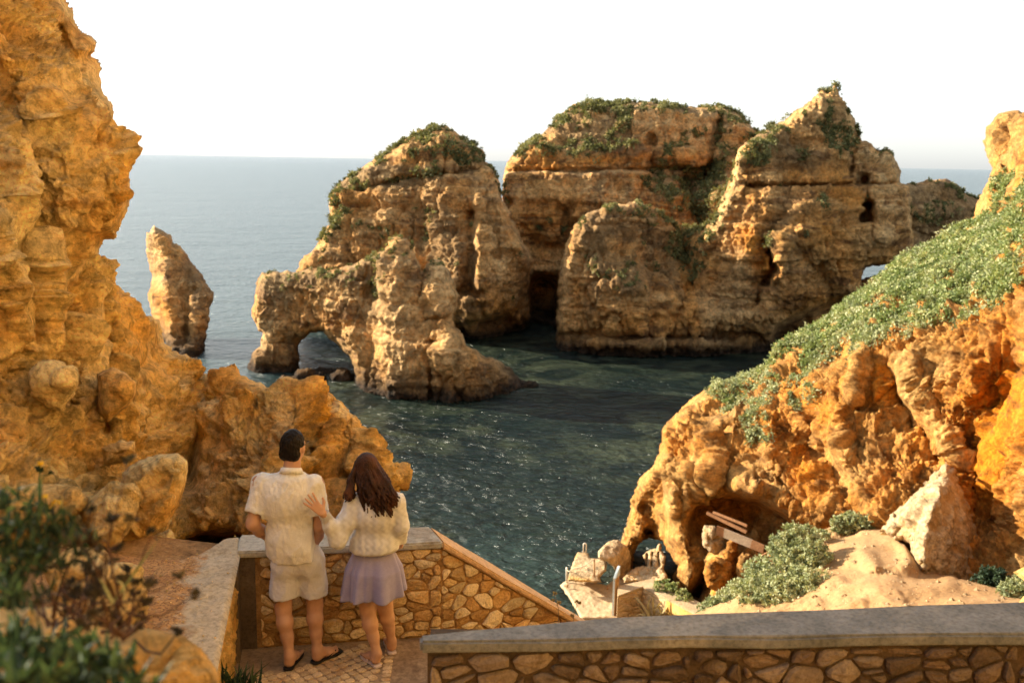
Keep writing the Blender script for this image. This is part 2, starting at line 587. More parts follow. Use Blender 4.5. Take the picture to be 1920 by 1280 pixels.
# shallows end beyond the stacks: open sea is one even blue green
far = b.ramp(b.math('DIVIDE', sep.outputs[1], 400.0), [(0.3, 0.0), (0.5, 1.0)])
left = b.ramp(b.math('DIVIDE', b.math('ADD', sep.outputs[0], 60.0), 60.0), [(0.45, 1.0), (0.72, 0.0)])
colw = b.mix(b.math('MAXIMUM', far, left), near, (0.04, 0.072, 0.08))
b.l(colw, bs.inputs['Base Color'])
bs.inputs['IOR'].default_value = 1.33
bs.inputs['Specular IOR Level'].default_value = 0.5
bs.inputs['Roughness'].default_value = 0.21
w1 = b.noise(b.mapping(pos, (0.55, 1.0, 1), rot=(0, 0, 0.35)), 0.16, 5, 0.6, 0.6)
w2 = b.noise(b.mapping(pos, (0.8, 1.0, 1), rot=(0, 0, -0.25)), 1.5, 5, 0.6, 0.5)
w4 = b.n('ShaderNodeTexVoronoi', feature='SMOOTH_F1'); w4.inputs['Scale'].default_value = 1.1; b.l(b.mapping(pos, (0.6, 1.15, 1), rot=(0, 0, 0.3)), w4.inputs['Vector'])
w3 = b.noise(b.mapping(pos, (0.7, 1.0, 1), rot=(0, 0, 0.15)), 0.02, 3, 0.5)
bmp = b.bump(w3, 1.0, 3.0)
bmp = b.bump(w1, 1.0, 1.5, bmp)
bmp = b.bump(w4.outputs['Distance'], 1.0, 0.28, bmp)
bmp = b.bump(w2, 1.0, 0.5, bmp)
b.l(bmp, bs.inputs['Normal'])

xs_ = np.concatenate([-np.geomspace(90000, 160, 30), np.linspace(-150, 150, 61), np.geomspace(160, 90000, 30)])
ys_ = np.concatenate([[-2000, -300, -60], np.linspace(-20, 260, 57), np.geomspace(280, 120000, 44)])
X, Y = np.meshgrid(xs_, ys_)
n0, n1 = X.shape
V = np.stack([X.ravel(), Y.ravel(), np.zeros(X.size)], -1)
idx = np.arange(X.size).reshape(n0, n1)
Fq = np.stack([idx[:-1, :-1].ravel(), idx[:-1, 1:].ravel(), idx[1:, 1:].ravel(), idx[1:, :-1].ravel()], -1)
link('sea', mesh_np('sea', V, Fq, None, True, m_sea), kind='structure')

# ------------------------------------------------------------------ rock materials
M_FAR = rock_mat('weathered_limestone', (0.66, 0.36, 0.115), (0.82, 0.54, 0.25), (0.24, 0.115, 0.045), (0.72, 0.29, 0.042),
                 0.35, wet=1.6, strat=0.5, lich=(0.25, 0.17, 0.085), lich_amt=0.65, bumpd=0.45, iron_amt=0.5)
M_NEAR = rock_mat('ochre_limestone', (0.90, 0.59, 0.20), (0.94, 0.76, 0.40), (0.66, 0.36, 0.10), (0.88, 0.44, 0.06),
                  1.6, recess=0.35, lich=(0.66, 0.45, 0.23), lich_amt=0.55, bumpd=0.09, iron_amt=0.65)
M_RIGHT = rock_mat('orange_sandstone', (0.45, 0.20, 0.038), (0.54, 0.32, 0.11), (0.20, 0.08, 0.018), (0.62, 0.21, 0.010),
                   0.7, wet=0.6, lich=(0.28, 0.17, 0.075), lich_amt=0.45, bumpd=0.16, iron_amt=0.7)
M_PALE = rock_mat('pale_limestone', (0.46, 0.31, 0.165), (0.56, 0.42, 0.25), (0.32, 0.20, 0.10), (0.60, 0.35, 0.10),
                  1.0, lich=(0.40, 0.30, 0.18), lich_amt=0.5, bumpd=0.10, iron_amt=0.2)

FAR_D = [('fbm', 14, 0.9, None, 3), ('ridge', 6.3, 0.75, (1.3, 1.3, 0.5), 6), ('facet', 5.5, 0.25, (1, 1, 0.75)), ('facet', 2.1, 0.14, (1, 1, 0.85)), ('ridge', 1.7, 0.40, (1.2, 1.2, 0.8), 5),
         ('strata', 1.5, 0.40), ('strata', 0.6, 0.18), ('crack', 4.2, 0.9, (1, 1, 0.4)), ('crack', 1.8, 0.35, (1, 1, 0.5)), ('ridge', 0.7, 0.18, None, 3)]
NEAR_D = [('fbm', 1.8, 0.12, None, 3), ('ridge', 1.3, 0.27, (1.2, 1.2, 0.65), 7), ('facet', 0.95, 0.06, (1, 1, 0.7)), ('facet', 0.36, 0.03, (1, 1, .8)), ('ridge', 0.37, 0.12, None, 6),
          ('crack', 0.8, 0.20, (1, 1, 0.5)), ('crack', 0.33, 0.07, (1, 1, 0.7)), ('ridge', 0.10, 0.036, None, 4), ('pit', 0.16, 0.03), ('pit', .07, .012)]
RIGHT_D = [('fbm', 5, 0.4, None, 3), ('ridge', 3.1, 0.5, (1.3, 1.3, 0.6), 7), ('facet', 2.6, 0.18, (1, 1, 0.65)), ('facet', 1.0, 0.08, (1, 1, 0.75)), ('ridge', 1.0, 0.26, (1.2, 1.2, 0.7), 6),
           ('crack', 1.9, 0.6, (1, 1, 0.45)), ('crack', 0.8, 0.25, (1, 1, 0.5)), ('ridge', 0.33, 0.12, None, 4), ('pit', .5, .08)]

UVW = {}   # relief fronts kept for planting scrub


def keep(name, parts):
    UVW.setdefault(name, []).append((parts[0][0], parts[0][3], parts[0][1]))
    return parts


# ---- slender needle standing alone in the sea
needle = relief([(290, 424), (305, 432), (318, 440), (325, 457), (340, 460), (352, 480), (362, 495), (378, 515), (388, 535), (399, 548), (400, 562),
                 (393, 580), (392, 605), (386, 625), (384, 650), (380, 690), (345, 695), (325, 680), (308, 640), (297, 610), (285, 590), (277, 560), (281, 540),
                 (285, 520), (277, 490), (273, 460), (275, 440)],
                [(330, 500, 119)], 2.0, base=[(340, 668), (375, 670)], rnd=(30, 4.5), edge=(4, 14),
                feats=[([(352, 490), (350, 640)], 8, 1.6), ([(310, 470), (320, 620)], 14, -1.5), ([(365, 545)], 7, 1.5)],
                disp=[(c[0], c[1] * .7, c[2] * .6, *c[3:]) for c in FAR_D], back=5, seed=3,
                marks={'iron': [([(305, 560), (315, 600)], 22, .8)], 'lich': [([(360, 500), (390, 560)], 30, .6)], 'pale': [([(340, 520), (350, 600)], 14, .3)]})
o = rock_obj('rock_needle', needle, M_FAR, label='slender ochre rock needle standing alone in the open sea, left of the arch', cat='sea stack')

# ---- the arch
arch = relief([(460, 712), (463, 697), (470, 665), (488, 648), (492, 625), (480, 610), (472, 590), (476, 560), (480, 530), (492, 512), (515, 508), (530, 510),
               (560, 508), (580, 502), (610, 506), (640, 500), (660, 497), (680, 485), (700, 478), (720, 466), (735, 448), (750, 443), (765, 451),
               (775, 468), (782, 490), (792, 508), (800, 492), (815, 487), (830, 492), (840, 503), (846, 520), (855, 540), (862, 555), (855, 575),
               (850, 600), (856, 615), (868, 625), (872, 650), (893, 655), (905, 668), (930, 672), (955, 690), (970, 705), (982, 712), (990, 728),
               (970, 748), (940, 760), (900, 765), (850, 772), (800, 765), (740, 765), (700, 762), (668, 750), (665, 692), (655, 667), (630, 643),
               (605, 623), (585, 622), (566, 636), (558, 650), (561, 675), (556, 712), (520, 722), (480, 720)],
              [(520, 560, 101), (600, 560, 98.5), (700, 520, 95), (740, 470, 95.5), (760, 620, 91.5), (820, 520, 93), (840, 640, 90)],
              1.9, base=[(480, 700), (540, 698), (690, 740), (760, 748), (850, 752), (920, 746), (975, 728)],
              rnd=(26, 3.6), edge=(4, 15),
              feats=[([(690, 560), (700, 640), (690, 720)], 26, 1.4), ([(812, 640), (806, 700), (806, 745)], 5, 1.0), ([(790, 510), (785, 570), (800, 600)], 6, .9),
                     ([(700, 490), (705, 560)], 14, 1.6), ([(740, 470), (735, 560), (730, 660)], 36, -1.0), ([(830, 520), (826, 575)], 20, -.8),
                     ([(845, 630), (840, 670)], 20, -1.6), ([(872, 655), (960, 700)], 9, 1.2), ([(800, 590), (850, 600)], 10, 1.2), ([(500, 640), (550, 640)], 12, 1.5)],
              disp=[(c[0], c[1], c[2] * .8, *c[3:]) for c in FAR_D], back=6, seed=11,
              marks={'pale': [([(735, 600), (760, 680)], 42, .75), ([(745, 480), (735, 570)], 22, .5), ([(820, 510), (830, 570)], 22, .6), ([(840, 640), (850, 680)], 22, .6)],
                     'iron': [([(780, 640), (790, 690)], 26, .5), ([(540, 610), (620, 610)], 14, .5), ([(700, 620), (715, 700)], 12, .5)],
                     'lich': [([(490, 530), (620, 520), (700, 500)], 26, .6), ([(700, 520), (690, 580)], 18, .7)]})
keep('arch', arch)
tip = relief([(975, 722), (990, 712), (1005, 714), (1010, 722), (1000, 735), (975, 740)], [(995, 718, 96)], 2.0, base=[(990, 728)], rnd=(9, 1.5), edge=(2, 6),
             disp=FAR_D[2:6], back=2, seed=12)
o = rock_obj('rock_arch', arch + tip, M_FAR, label='ochre rock arch with a narrow opening at the waterline, in front of the big stack', cat='sea arch')

# ---- big stack left of the channel
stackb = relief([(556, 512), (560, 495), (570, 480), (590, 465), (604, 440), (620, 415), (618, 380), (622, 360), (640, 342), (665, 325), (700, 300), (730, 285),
                 (755, 265), (780, 246), (810, 236), (830, 234), (845, 241), (860, 253), (880, 268), (905, 281), (910, 300), (925, 320), (936, 345), (940, 370),
                 (955, 397), (967, 425), (980, 450), (1002, 488), (994, 510), (990, 560), (995, 595), (992, 640), (960, 650), (900, 650), (860, 640), (700, 612),
                 (560, 600)],
                [(600, 500, 128), (700, 400, 127), (830, 250, 130), (850, 400, 122), (930, 420, 121), (970, 500, 120), (905, 560, 115), (700, 320, 129), (790, 300, 126),
                 (620, 560, 128)],
                2.0, base=[(870, 628), (930, 628), (985, 618)], rnd=(26, 4.0), edge=(4, 16),
                feats=[([(884, 400), (880, 540)], 13, 4.0), ([(897, 340), (897, 540)], 8, -1.8), ([(860, 548), (895, 552)], 7, 2.2), ([(875, 572), (895, 640)], 22, -2.0), ([(950, 600), (900, 605)], 12, 3.0),
                       ([(905, 300), (935, 400), (985, 495)], 12, -1.6), ([(640, 365), (780, 330), (900, 320)], 7, 1.5), ([(700, 470), (860, 430)], 18, 1.2),
                       ([(780, 345), (800, 540)], 26, 1.6), ([(920, 340), (935, 480)], 9, 1.2)],
                disp=FAR_D, back=14, seed=21,
                marks={'iron': [([(660, 470), (760, 480), (800, 500)], 20, .7), ([(640, 380), (700, 380)], 26, .4), ([(930, 570), (960, 600)], 24, .6), ([(740, 300), (860, 300)], 12, .4)],
                       'pale': [([(905, 350), (930, 470), (950, 540)], 28, .6), ([(620, 480), (700, 450)], 26, .25), ([(720, 330), (880, 330)], 5, .7)],  # pale stroke right of the corner puts its sunlight into the colour
                       'lich': [([(640, 340), (900, 320)], 22, .8), ([(830, 400), (860, 540)], 30, .6), ([(790, 270), (860, 270)], 22, .5)]})  # the stroke down the left of the corner paints its shadow
keep('stackb', stackb)
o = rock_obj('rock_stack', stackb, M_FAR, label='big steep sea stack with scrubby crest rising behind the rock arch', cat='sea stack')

# ---- flat topped stack behind
mesa = relief([(944, 345), (945, 325), (952, 300), (975, 280), (1000, 262), (1030, 240), (1055, 215), (1075, 197), (1100, 190), (1150, 196), (1200, 191), (1250, 196), (1300, 201), (1350, 198),
               (1375, 206), (1395, 221), (1413, 240), (1425, 256), (1440, 300), (1440, 640), (940, 645), (942, 380)],
              [(960, 400, 136), (1060, 330, 136), (1100, 210, 144), (1250, 210, 142), (1200, 300, 137), (1000, 480, 135), (1150, 400, 134), (1350, 230, 143), (1380, 350, 135),
               (1000, 300, 140)],
              2.3, base=[(960, 622), (1100, 622), (1300, 622)], rnd=(26, 5.0), edge=(4, 16),
              feats=[([(1018, 545), (1018, 640)], 30, 12.0, 6), ([(1225, 260), (1222, 320)], 9, 3.0), ([(1350, 230), (1340, 300), (1320, 340)], 12, 4.0), ([(1240, 330), (1340, 330)], 20, 3.0),
                     ([(1290, 340), (1310, 420)], 16, 4.0), ([(950, 322), (1220, 318), (1400, 310)], 5, 2.2), ([(1360, 340), (1340, 400)], 13, -3.0),
                     ([(1060, 400), (1075, 480)], 12, 2.5), ([(1000, 455), (1050, 470)], 12, 1.6), ([(1010, 600), (1040, 610)], 14, -7.0)],
              disp=FAR_D, back=16, seed=31,
              marks={'iron': [([(960, 310), (1200, 300)], 9, .8), ([(1000, 400), (1060, 430), (1020, 480)], 26, .5), ([(1230, 290), (1330, 300)], 12, .5)],
                     'pale': [([(950, 326), (1220, 322)], 5, .9), ([(1240, 235), (1380, 235)], 20, .5), ([(980, 370), (1100, 350)], 22, .4)],
                     'lich': [([(1060, 240), (1180, 290)], 40, .8), ([(1240, 340), (1380, 340)], 34, .8), ([(1100, 200), (1400, 215)], 12, .5)]})
keep('mesa', mesa)
o = rock_obj('rock_stack', mesa, M_FAR, label='broad flat-topped sea stack with green plants on top, middle of the photo behind the others', cat='sea stack')

# ---- pointed stack with the rounded shoulder and the low arm on the right
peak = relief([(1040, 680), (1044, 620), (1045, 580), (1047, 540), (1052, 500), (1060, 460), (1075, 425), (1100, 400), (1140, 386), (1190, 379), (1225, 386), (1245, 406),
               (1265, 422), (1290, 428), (1318, 428), (1345, 402), (1356, 370), (1370, 330), (1378, 300), (1386, 276), (1415, 256), (1440, 240), (1470, 226), (1495, 206),
               (1520, 190), (1540, 168), (1552, 171), (1565, 160), (1575, 178), (1587, 203), (1600, 217), (1606, 240), (1615, 262), (1632, 268), (1645, 281), (1670, 279),
               (1678, 300), (1688, 318), (1690, 342), (1706, 350), (1712, 480), (1668, 497), (1622, 500), (1617, 520), (1612, 580), (1600, 690), (1450, 690), (1250, 690)],
              [(1120, 420, 116), (1180, 520, 112.5), (1270, 470, 121), (1290, 560, 115.5), (1400, 420, 113), (1560, 180, 121), (1480, 260, 117), (1500, 400, 112), (1450, 520, 110),
               (1600, 350, 117), (1680, 330, 121), (1580, 480, 112), (1680, 440, 118), (1330, 450, 117), (1070, 520, 115)],
              1.9, base=[(1050, 655), (1110, 662), (1180, 668), (1260, 666), (1340, 666), (1400, 660), (1440, 655), (1520, 655), (1590, 655)],
              rnd=(24, 4.0), edge=(4, 15), holes=[[(1617, 334), (1624, 331), (1629, 336), (1624, 341), (1617, 340)]],
              feats=[([(1285, 440), (1290, 500), (1300, 530)], 20, 4.0), ([(1625, 388), (1622, 406)], 14, 6.0, 4), ([(1442, 470), (1452, 505)], 7, 4.0, 3), ([(1444, 515), (1436, 530)], 7, 4.0, 3),
                     ([(1060, 626), (1250, 632), (1420, 625)], 9, 2.2), ([(1470, 625), (1560, 590), (1600, 585)], 24, 7.0, 4), ([(1100, 645), (1400, 650)], 8, -1.2),
                     ([(1385, 300), (1365, 380), (1330, 450)], 12, -1.5), ([(1480, 350), (1500, 300)], 20, 1.5), ([(1510, 480), (1540, 560)], 24, 1.8), ([(1300, 590), (1440, 600)], 24, -1.2),
                     ([(1480, 380), (1440, 440), (1420, 560)], 14, 2.2), ([(1400, 350), (1620, 345), (1690, 345)], 5, 1.8), ([(1600, 260), (1590, 330)], 14, 2.2),
                     ([(1210, 430), (1220, 540), (1215, 610)], 12, 1.5), ([(1160, 590), (1165, 610)], 8, 1.4), ([(1280, 560), (1270, 590)], 9, 1.6), ([(1540, 500), (1570, 560)], 14, 2.0),
                     ([(1640, 330), (1650, 440)], 16, -1.5)],
              disp=FAR_D, back=14, seed=41,
              marks={'iron': [([(1400, 440), (1440, 500)], 30, .95), ([(1480, 330), (1560, 330), (1600, 380)], 24, .7), ([(1180, 600), (1300, 600)], 28, .6), ([(1560, 560), (1480, 560)], 28, .7),
                              ([(1400, 340), (1420, 400)], 20, .6), ([(1290, 540), (1300, 600)], 20, .7), ([(1540, 430), (1600, 520)], 22, .6)],
                     'pale': [([(1388, 290), (1372, 360), (1335, 440)], 9, .8), ([(1540, 210), (1580, 230)], 26, .45), ([(1060, 480), (1058, 600)], 10, .5), ([(1330, 570), (1450, 590)], 26, .4),  # thin pale stroke on the left ridge paints its sunlit rim
                              ([(1380, 480), (1390, 540)], 20, .35), ([(1650, 300), (1680, 330)], 14, .4)],
                     'lich': [([(1100, 420), (1230, 440)], 36, .8), ([(1150, 500), (1240, 510)], 34, .6), ([(1440, 260), (1500, 300)], 34, .8), ([(1480, 360), (1440, 440)], 22, .5)]})
arm = relief([(1660, 360), (1700, 345), (1715, 346), (1740, 338), (1775, 336), (1800, 350), (1815, 367), (1832, 372), (1850, 385), (1850, 620), (1600, 640), (1600, 560), (1612, 545), (1614, 524),
              (1640, 517), (1668, 512), (1672, 498), (1640, 470), (1630, 420)],
             [(1720, 360, 128), (1800, 380, 132), (1740, 460, 126), (1640, 560, 122), (1820, 470, 130)], 2.3, base=[(1640, 620), (1800, 620)], rnd=(20, 4.0), edge=(3.5, 14),
             feats=[([(1700, 400), (1820, 400)], 14, -1.5), ([(1690, 480), (1740, 490)], 16, 3.0), ([(1700, 440), (1800, 455)], 24, 2.5)],
             disp=[(c[0], c[1], c[2] * .7, *c[3:]) for c in FAR_D], back=8, seed=43,
             marks={'lich': [([(1690, 370), (1830, 385)], 26, 1.0), ([(1700, 440), (1800, 470)], 40, .7)], 'iron': [([(1690, 450), (1690, 480)], 18, .5)]})
keep('peak', peak); keep('arm', arm)
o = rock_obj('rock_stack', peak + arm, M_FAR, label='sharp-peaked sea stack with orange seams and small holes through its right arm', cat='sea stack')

# ---- low rocks awash under the arch
for k, (pl, d0, lab) in enumerate([
        ([(548, 705), (560, 692), (585, 690), (600, 697), (612, 705), (605, 720), (560, 722)], None, 'low dark wet rock just left of the middle under the arch'),
        ([(618, 702), (632, 690), (650, 690), (664, 702), (662, 716), (640, 724), (622, 718)], None, 'rounded brown rock awash under the arch, the rightmost of these'),
        ([(585, 695), (598, 689), (622, 689), (632, 698), (620, 708), (595, 710)], None, 'flat brown rock awash under the arch, in the middle of these'),
        ([(515, 715), (530, 703), (555, 706), (565, 720), (555, 735), (525, 732)], None, 'dark wet rock at the foot of the left leg of the arch')]):
    cx = sum(p[0] for p in pl) / len(pl); vb = max(p[1] for p in pl) - 7
    r = relief(pl, [(cx, vb - 18, dsea(cx, vb) + 2.0)], 1.5, base=[(cx, vb)], rnd=(9, 1.4), edge=(2.5, 7),
               disp=[('facet', 1.2, .35), ('ridge', .6, .15), ('fbm', .4, .1)], back=2, seed=50 + k, bstep=6)
    rock_obj('sea_rock', r, M_FAR, label=lab, cat='rock', group='low rocks awash under the arch')

# ------------------------------------------------------------------ near cliff on the left
cl1 = relief([(-170, -170), (108, -170), (118, -10), (140, 40), (150, 64), (178, 84), (170, 105), (183, 122), (190, 165), (208, 190), (215, 225), (235, 260), (250, 295), (243, 330),
              (245, 380), (228, 420), (217, 443), (192, 452), (183, 480), (150, 520), (130, 560), (112, 640), (60, 700), (0, 760), (-170, 820)],
             [(0, 0, 9.8), (100, 0, 10.6), (60, 150, 9.6), (150, 150, 10.2), (0, 300, 8.6), (120, 300, 9.2), (230, 300, 9.9), (100, 420, 9.2), (210, 400, 9.8), (60, 560, 8.9), (0, 700, 8.3),
              (-150, 300, 8.0), (-150, 700, 7.6), (150, 500, 9.8)],
             2.3, rnd=(34, 1.0), edge=(6, 32),
             feats=[([(110, 60), (118, 80)], 13, .4), ([(160, 95), (175, 100)], 10, -.2), ([(60, 440), (130, 430), (200, 440)], 16, .25), ([(30, 250), (60, 330), (50, 480)], 20, .3), ([(0, 420), (30, 600)], 24, -.3),
                    ([(90, 200), (140, 330), (120, 400)], 30, -.25), ([(20, 100), (90, 180)], 30, -.25), ([(200, 250), (225, 350)], 20, -.15), ([(85, 470), (95, 620)], 16, -.3), ([(60, 500), (55, 640)], 10, .3)],
             disp=NEAR_D, back=2.5, seed=61,
             marks={'iron': [([(110, 60), (175, 110)], 24, .5), ([(60, 430), (200, 445)], 24, .6), ([(40, 240), (55, 330)], 22, .5), ([(210, 330), (220, 420)], 18, .6)],
                    'pale': [([(20, 380), (10, 500)], 50, .5), ([(60, 90), (120, 170)], 40, .35), ([(120, 260), (180, 320)], 40, .35)],
                    'lich': [([(70, 260), (110, 300)], 26, .4), ([(150, 160), (190, 230)], 22, .3)]})
cl2 = relief([(-170, 640), (60, 560), (120, 500), (183, 478), (205, 492), (212, 520), (222, 545), (240, 548), (262, 570), (275, 592), (300, 604), (305, 640), (330, 660), (352, 668),
              (373, 680), (376, 702), (398, 702), (425, 692), (440, 680), (452, 702), (480, 715), (500, 726), (530, 718), (560, 712), (600, 722), (625, 742), (650, 764), (670, 780),
              (690, 806), (715, 832), (723, 852), (735, 875), (755, 885), (752, 905), (736, 918), (742, 960), (760, 1000), (765, 1130), (300, 1130), (-170, 1200)],
             [(200, 520, 10.9), (300, 640, 12.0), (372, 710, 12.2), (440, 710, 11.6), (600, 750, 10.7), (720, 870, 10.2), (600, 900, 9.7), (450, 860, 10.1), (370, 900, 10.4), (300, 800, 10.6),
              (100, 700, 9.2), (200, 620, 10.2), (50, 850, 8.0), (150, 800, 8.8), (0, 950, 7.0), (200, 950, 8.6), (330, 1040, 8.9), (480, 980, 9.2), (650, 1080, 9.0), (-150, 900, 6.6), (100, 1080, 7.4),
              (240, 700, 10.0), (260, 1100, 8.4), (450, 1100, 8.8)],
             2.2, rnd=(24, .8), edge=(8, 20),
             feats=[([(345, 1030), (400, 1012), (470, 1015)], 18, 1.2, 4), ([(375, 720), (365, 830), (350, 900)], 14, .5), ([(200, 800), (205, 690), (190, 560)], 12, .35), ([(90, 560), (110, 700)], 16, .3),
                    ([(590, 880), (660, 900)], 14, .4), ([(620, 760), (600, 860)], 14, .35), ([(460, 740), (420, 860), (400, 960)], 30, -.3), ([(560, 740), (520, 900)], 26, -.3), ([(700, 840), (680, 960)], 24, -.25),
                    ([(40, 640), (20, 800)], 26, -.3), ([(60, 930), (150, 890)], 12, .3), ([(150, 620), (160, 760)], 20, -.2)],
             disp=NEAR_D, back=3.0, seed=62,
             marks={'iron': [([(590, 760), (620, 860)], 40, 1.0), ([(440, 700), (480, 780)], 30, .8), ([(560, 900), (650, 900)], 30, .7), ([(350, 760), (400, 840)], 34, .7), ([(250, 620), (300, 700)], 34, .6),
                             ([(380, 1000), (560, 990)], 26, .8), ([(745, 890), (750, 905)], 14, .9), ([(100, 850), (200, 860)], 30, .6), ([(670, 790), (720, 850)], 18, .8)],
                    'lich': [([(430, 860), (440, 960)], 60, .7), ([(560, 780), (540, 860)], 26, .3), ([(650, 870), (640, 960)], 26, .5)],
                    'pale': [([(60, 640), (80, 800)], 50, .4), ([(140, 620), (200, 740)], 34, .35)]})
cl3 = relief([(-2900, -900), (-1200, -800), (-700, -350), (-130, -330), (-120, 1300), (-2900, 1300)], [(-2800, 0, 3.6), (-2100, 0, 5.0), (-1400, 0, 7.5), (-700, 0, 9.4), (-150, 0, 9.4), (-150, 1200, 6), (-900, 1200, 7)], 30, rnd=(60, .6), edge=(0, 1),
             disp=NEAR_D[:2], back=3, seed=63, bstep=60)  # cl3 is unseen cliff continuation, shaped to keep sun off the landing
cl4 = relief([(-300, -430), (60, -400), (112, -150), (112, -120), (-300, -120)], [(-150, -120, 8.6), (80, -140, 10.6), (-100, -900, 12)], 14, rnd=(30, .8), edge=(4, 30), disp=NEAR_D[:2], back=3, seed=64, bstep=40)
cliff_left = rock_obj('cliff', cl1 + cl2 + cl3 + cl4, M_NEAR, kind='structure')
keep('cl2', cl2)

BOULD = [
    ([(55, 702), (75, 681), (110, 676), (143, 695), (140, 738), (115, 770), (87, 765), (60, 742)], 8.55, .45, 'rounded pale ochre boulder wedged in the left cliff'),
    ([(183, 702), (210, 688), (236, 700), (253, 716), (252, 742), (235, 765), (202, 792), (184, 775)], 9.3, .4, 'angular orange block jutting from the left cliff beside the rounded boulder'),
    ([(228, 885), (260, 862), (290, 852), (335, 849), (351, 866), (350, 902), (336, 950), (312, 985), (270, 1020), (236, 1052), (212, 1040), (205, 990), (226, 940)], 7.9, .6,
     'large orange block leaning over the dirt ledge left of the couple'),
    ([(150, 962), (188, 915), (215, 905), (253, 914), (259, 946), (250, 980), (228, 1012), (214, 1042), (172, 1002)], 7.4, .35, 'smaller ochre block in front of the large leaning block'),
    ([(188, 838), (222, 826), (254, 826), (256, 846), (238, 868), (195, 874)], 8.7, .3, 'small flat orange rock above the large leaning block'),
    ([(-20, 935), (60, 905), (128, 908), (164, 936), (158, 952), (130, 975), (60, 985), (-20, 1010)], 6.8, .35, 'ochre rock ledge at the left edge above the plants'),
    ([(80, 1065), (118, 1035), (150, 1026), (195, 1028), (214, 1052), (236, 1060), (265, 1096), (271, 1150), (240, 1195), (130, 1195)], 5.2, .4, 'pale layered rock beside the dirt ledge, behind the dark twigs'),
    ([(236, 1046), (270, 1016), (296, 1000), (318, 992), (334, 1018), (332, 1042), (300, 1066), (250, 1075)], 8.2, .3, 'small crumbly rock at the back of the dirt ledge'),
    ([(-60, 1120), (40, 1135), (150, 1160), (250, 1172), (330, 1186), (378, 1212), (408, 1252), (430, 1400), (-60, 1400)], 2.3, .2, 'blurred orange rock at the bottom left edge of the view'),
]
for k, (pl, d, rm, lab) in enumerate(BOULD):
    cx = sum(p[0] for p in pl) / len(pl); cy = sum(p[1] for p in pl) / len(pl)
    d = d - (.6 if k in (0, 1, 2, 3, 4) else 0)
    w = max(p[0] for p in pl) - min(p[0] for p in pl)
    r = relief(pl, [(cx, cy, d), (cx, cy - 60, d + .25), (cx, cy + 60, d - .1)], 2.2, rnd=(w * .2, rm * .8), edge=(3.5, 22),
               disp=[('facet', .6, .08), ('ridge', .5, .05, None, 5), ('facet', .22, .02), ('ridge', .16, .018, None, 4), ('pit', .15, .008)], back=rm * 1.8, seed=70 + k, bstep=10,
               marks={'pale': [([(cx, cy - 10)], w * .35, .8)] if k in (0, 6, 3) else [], 'iron': [([(cx + w * .2, cy + 10)], w * .4, .6)] if k in (1, 2, 4, 8) else []})
    rock_obj('boulder', r, M_NEAR, label=lab, cat='boulder', group='boulders on the left cliff')

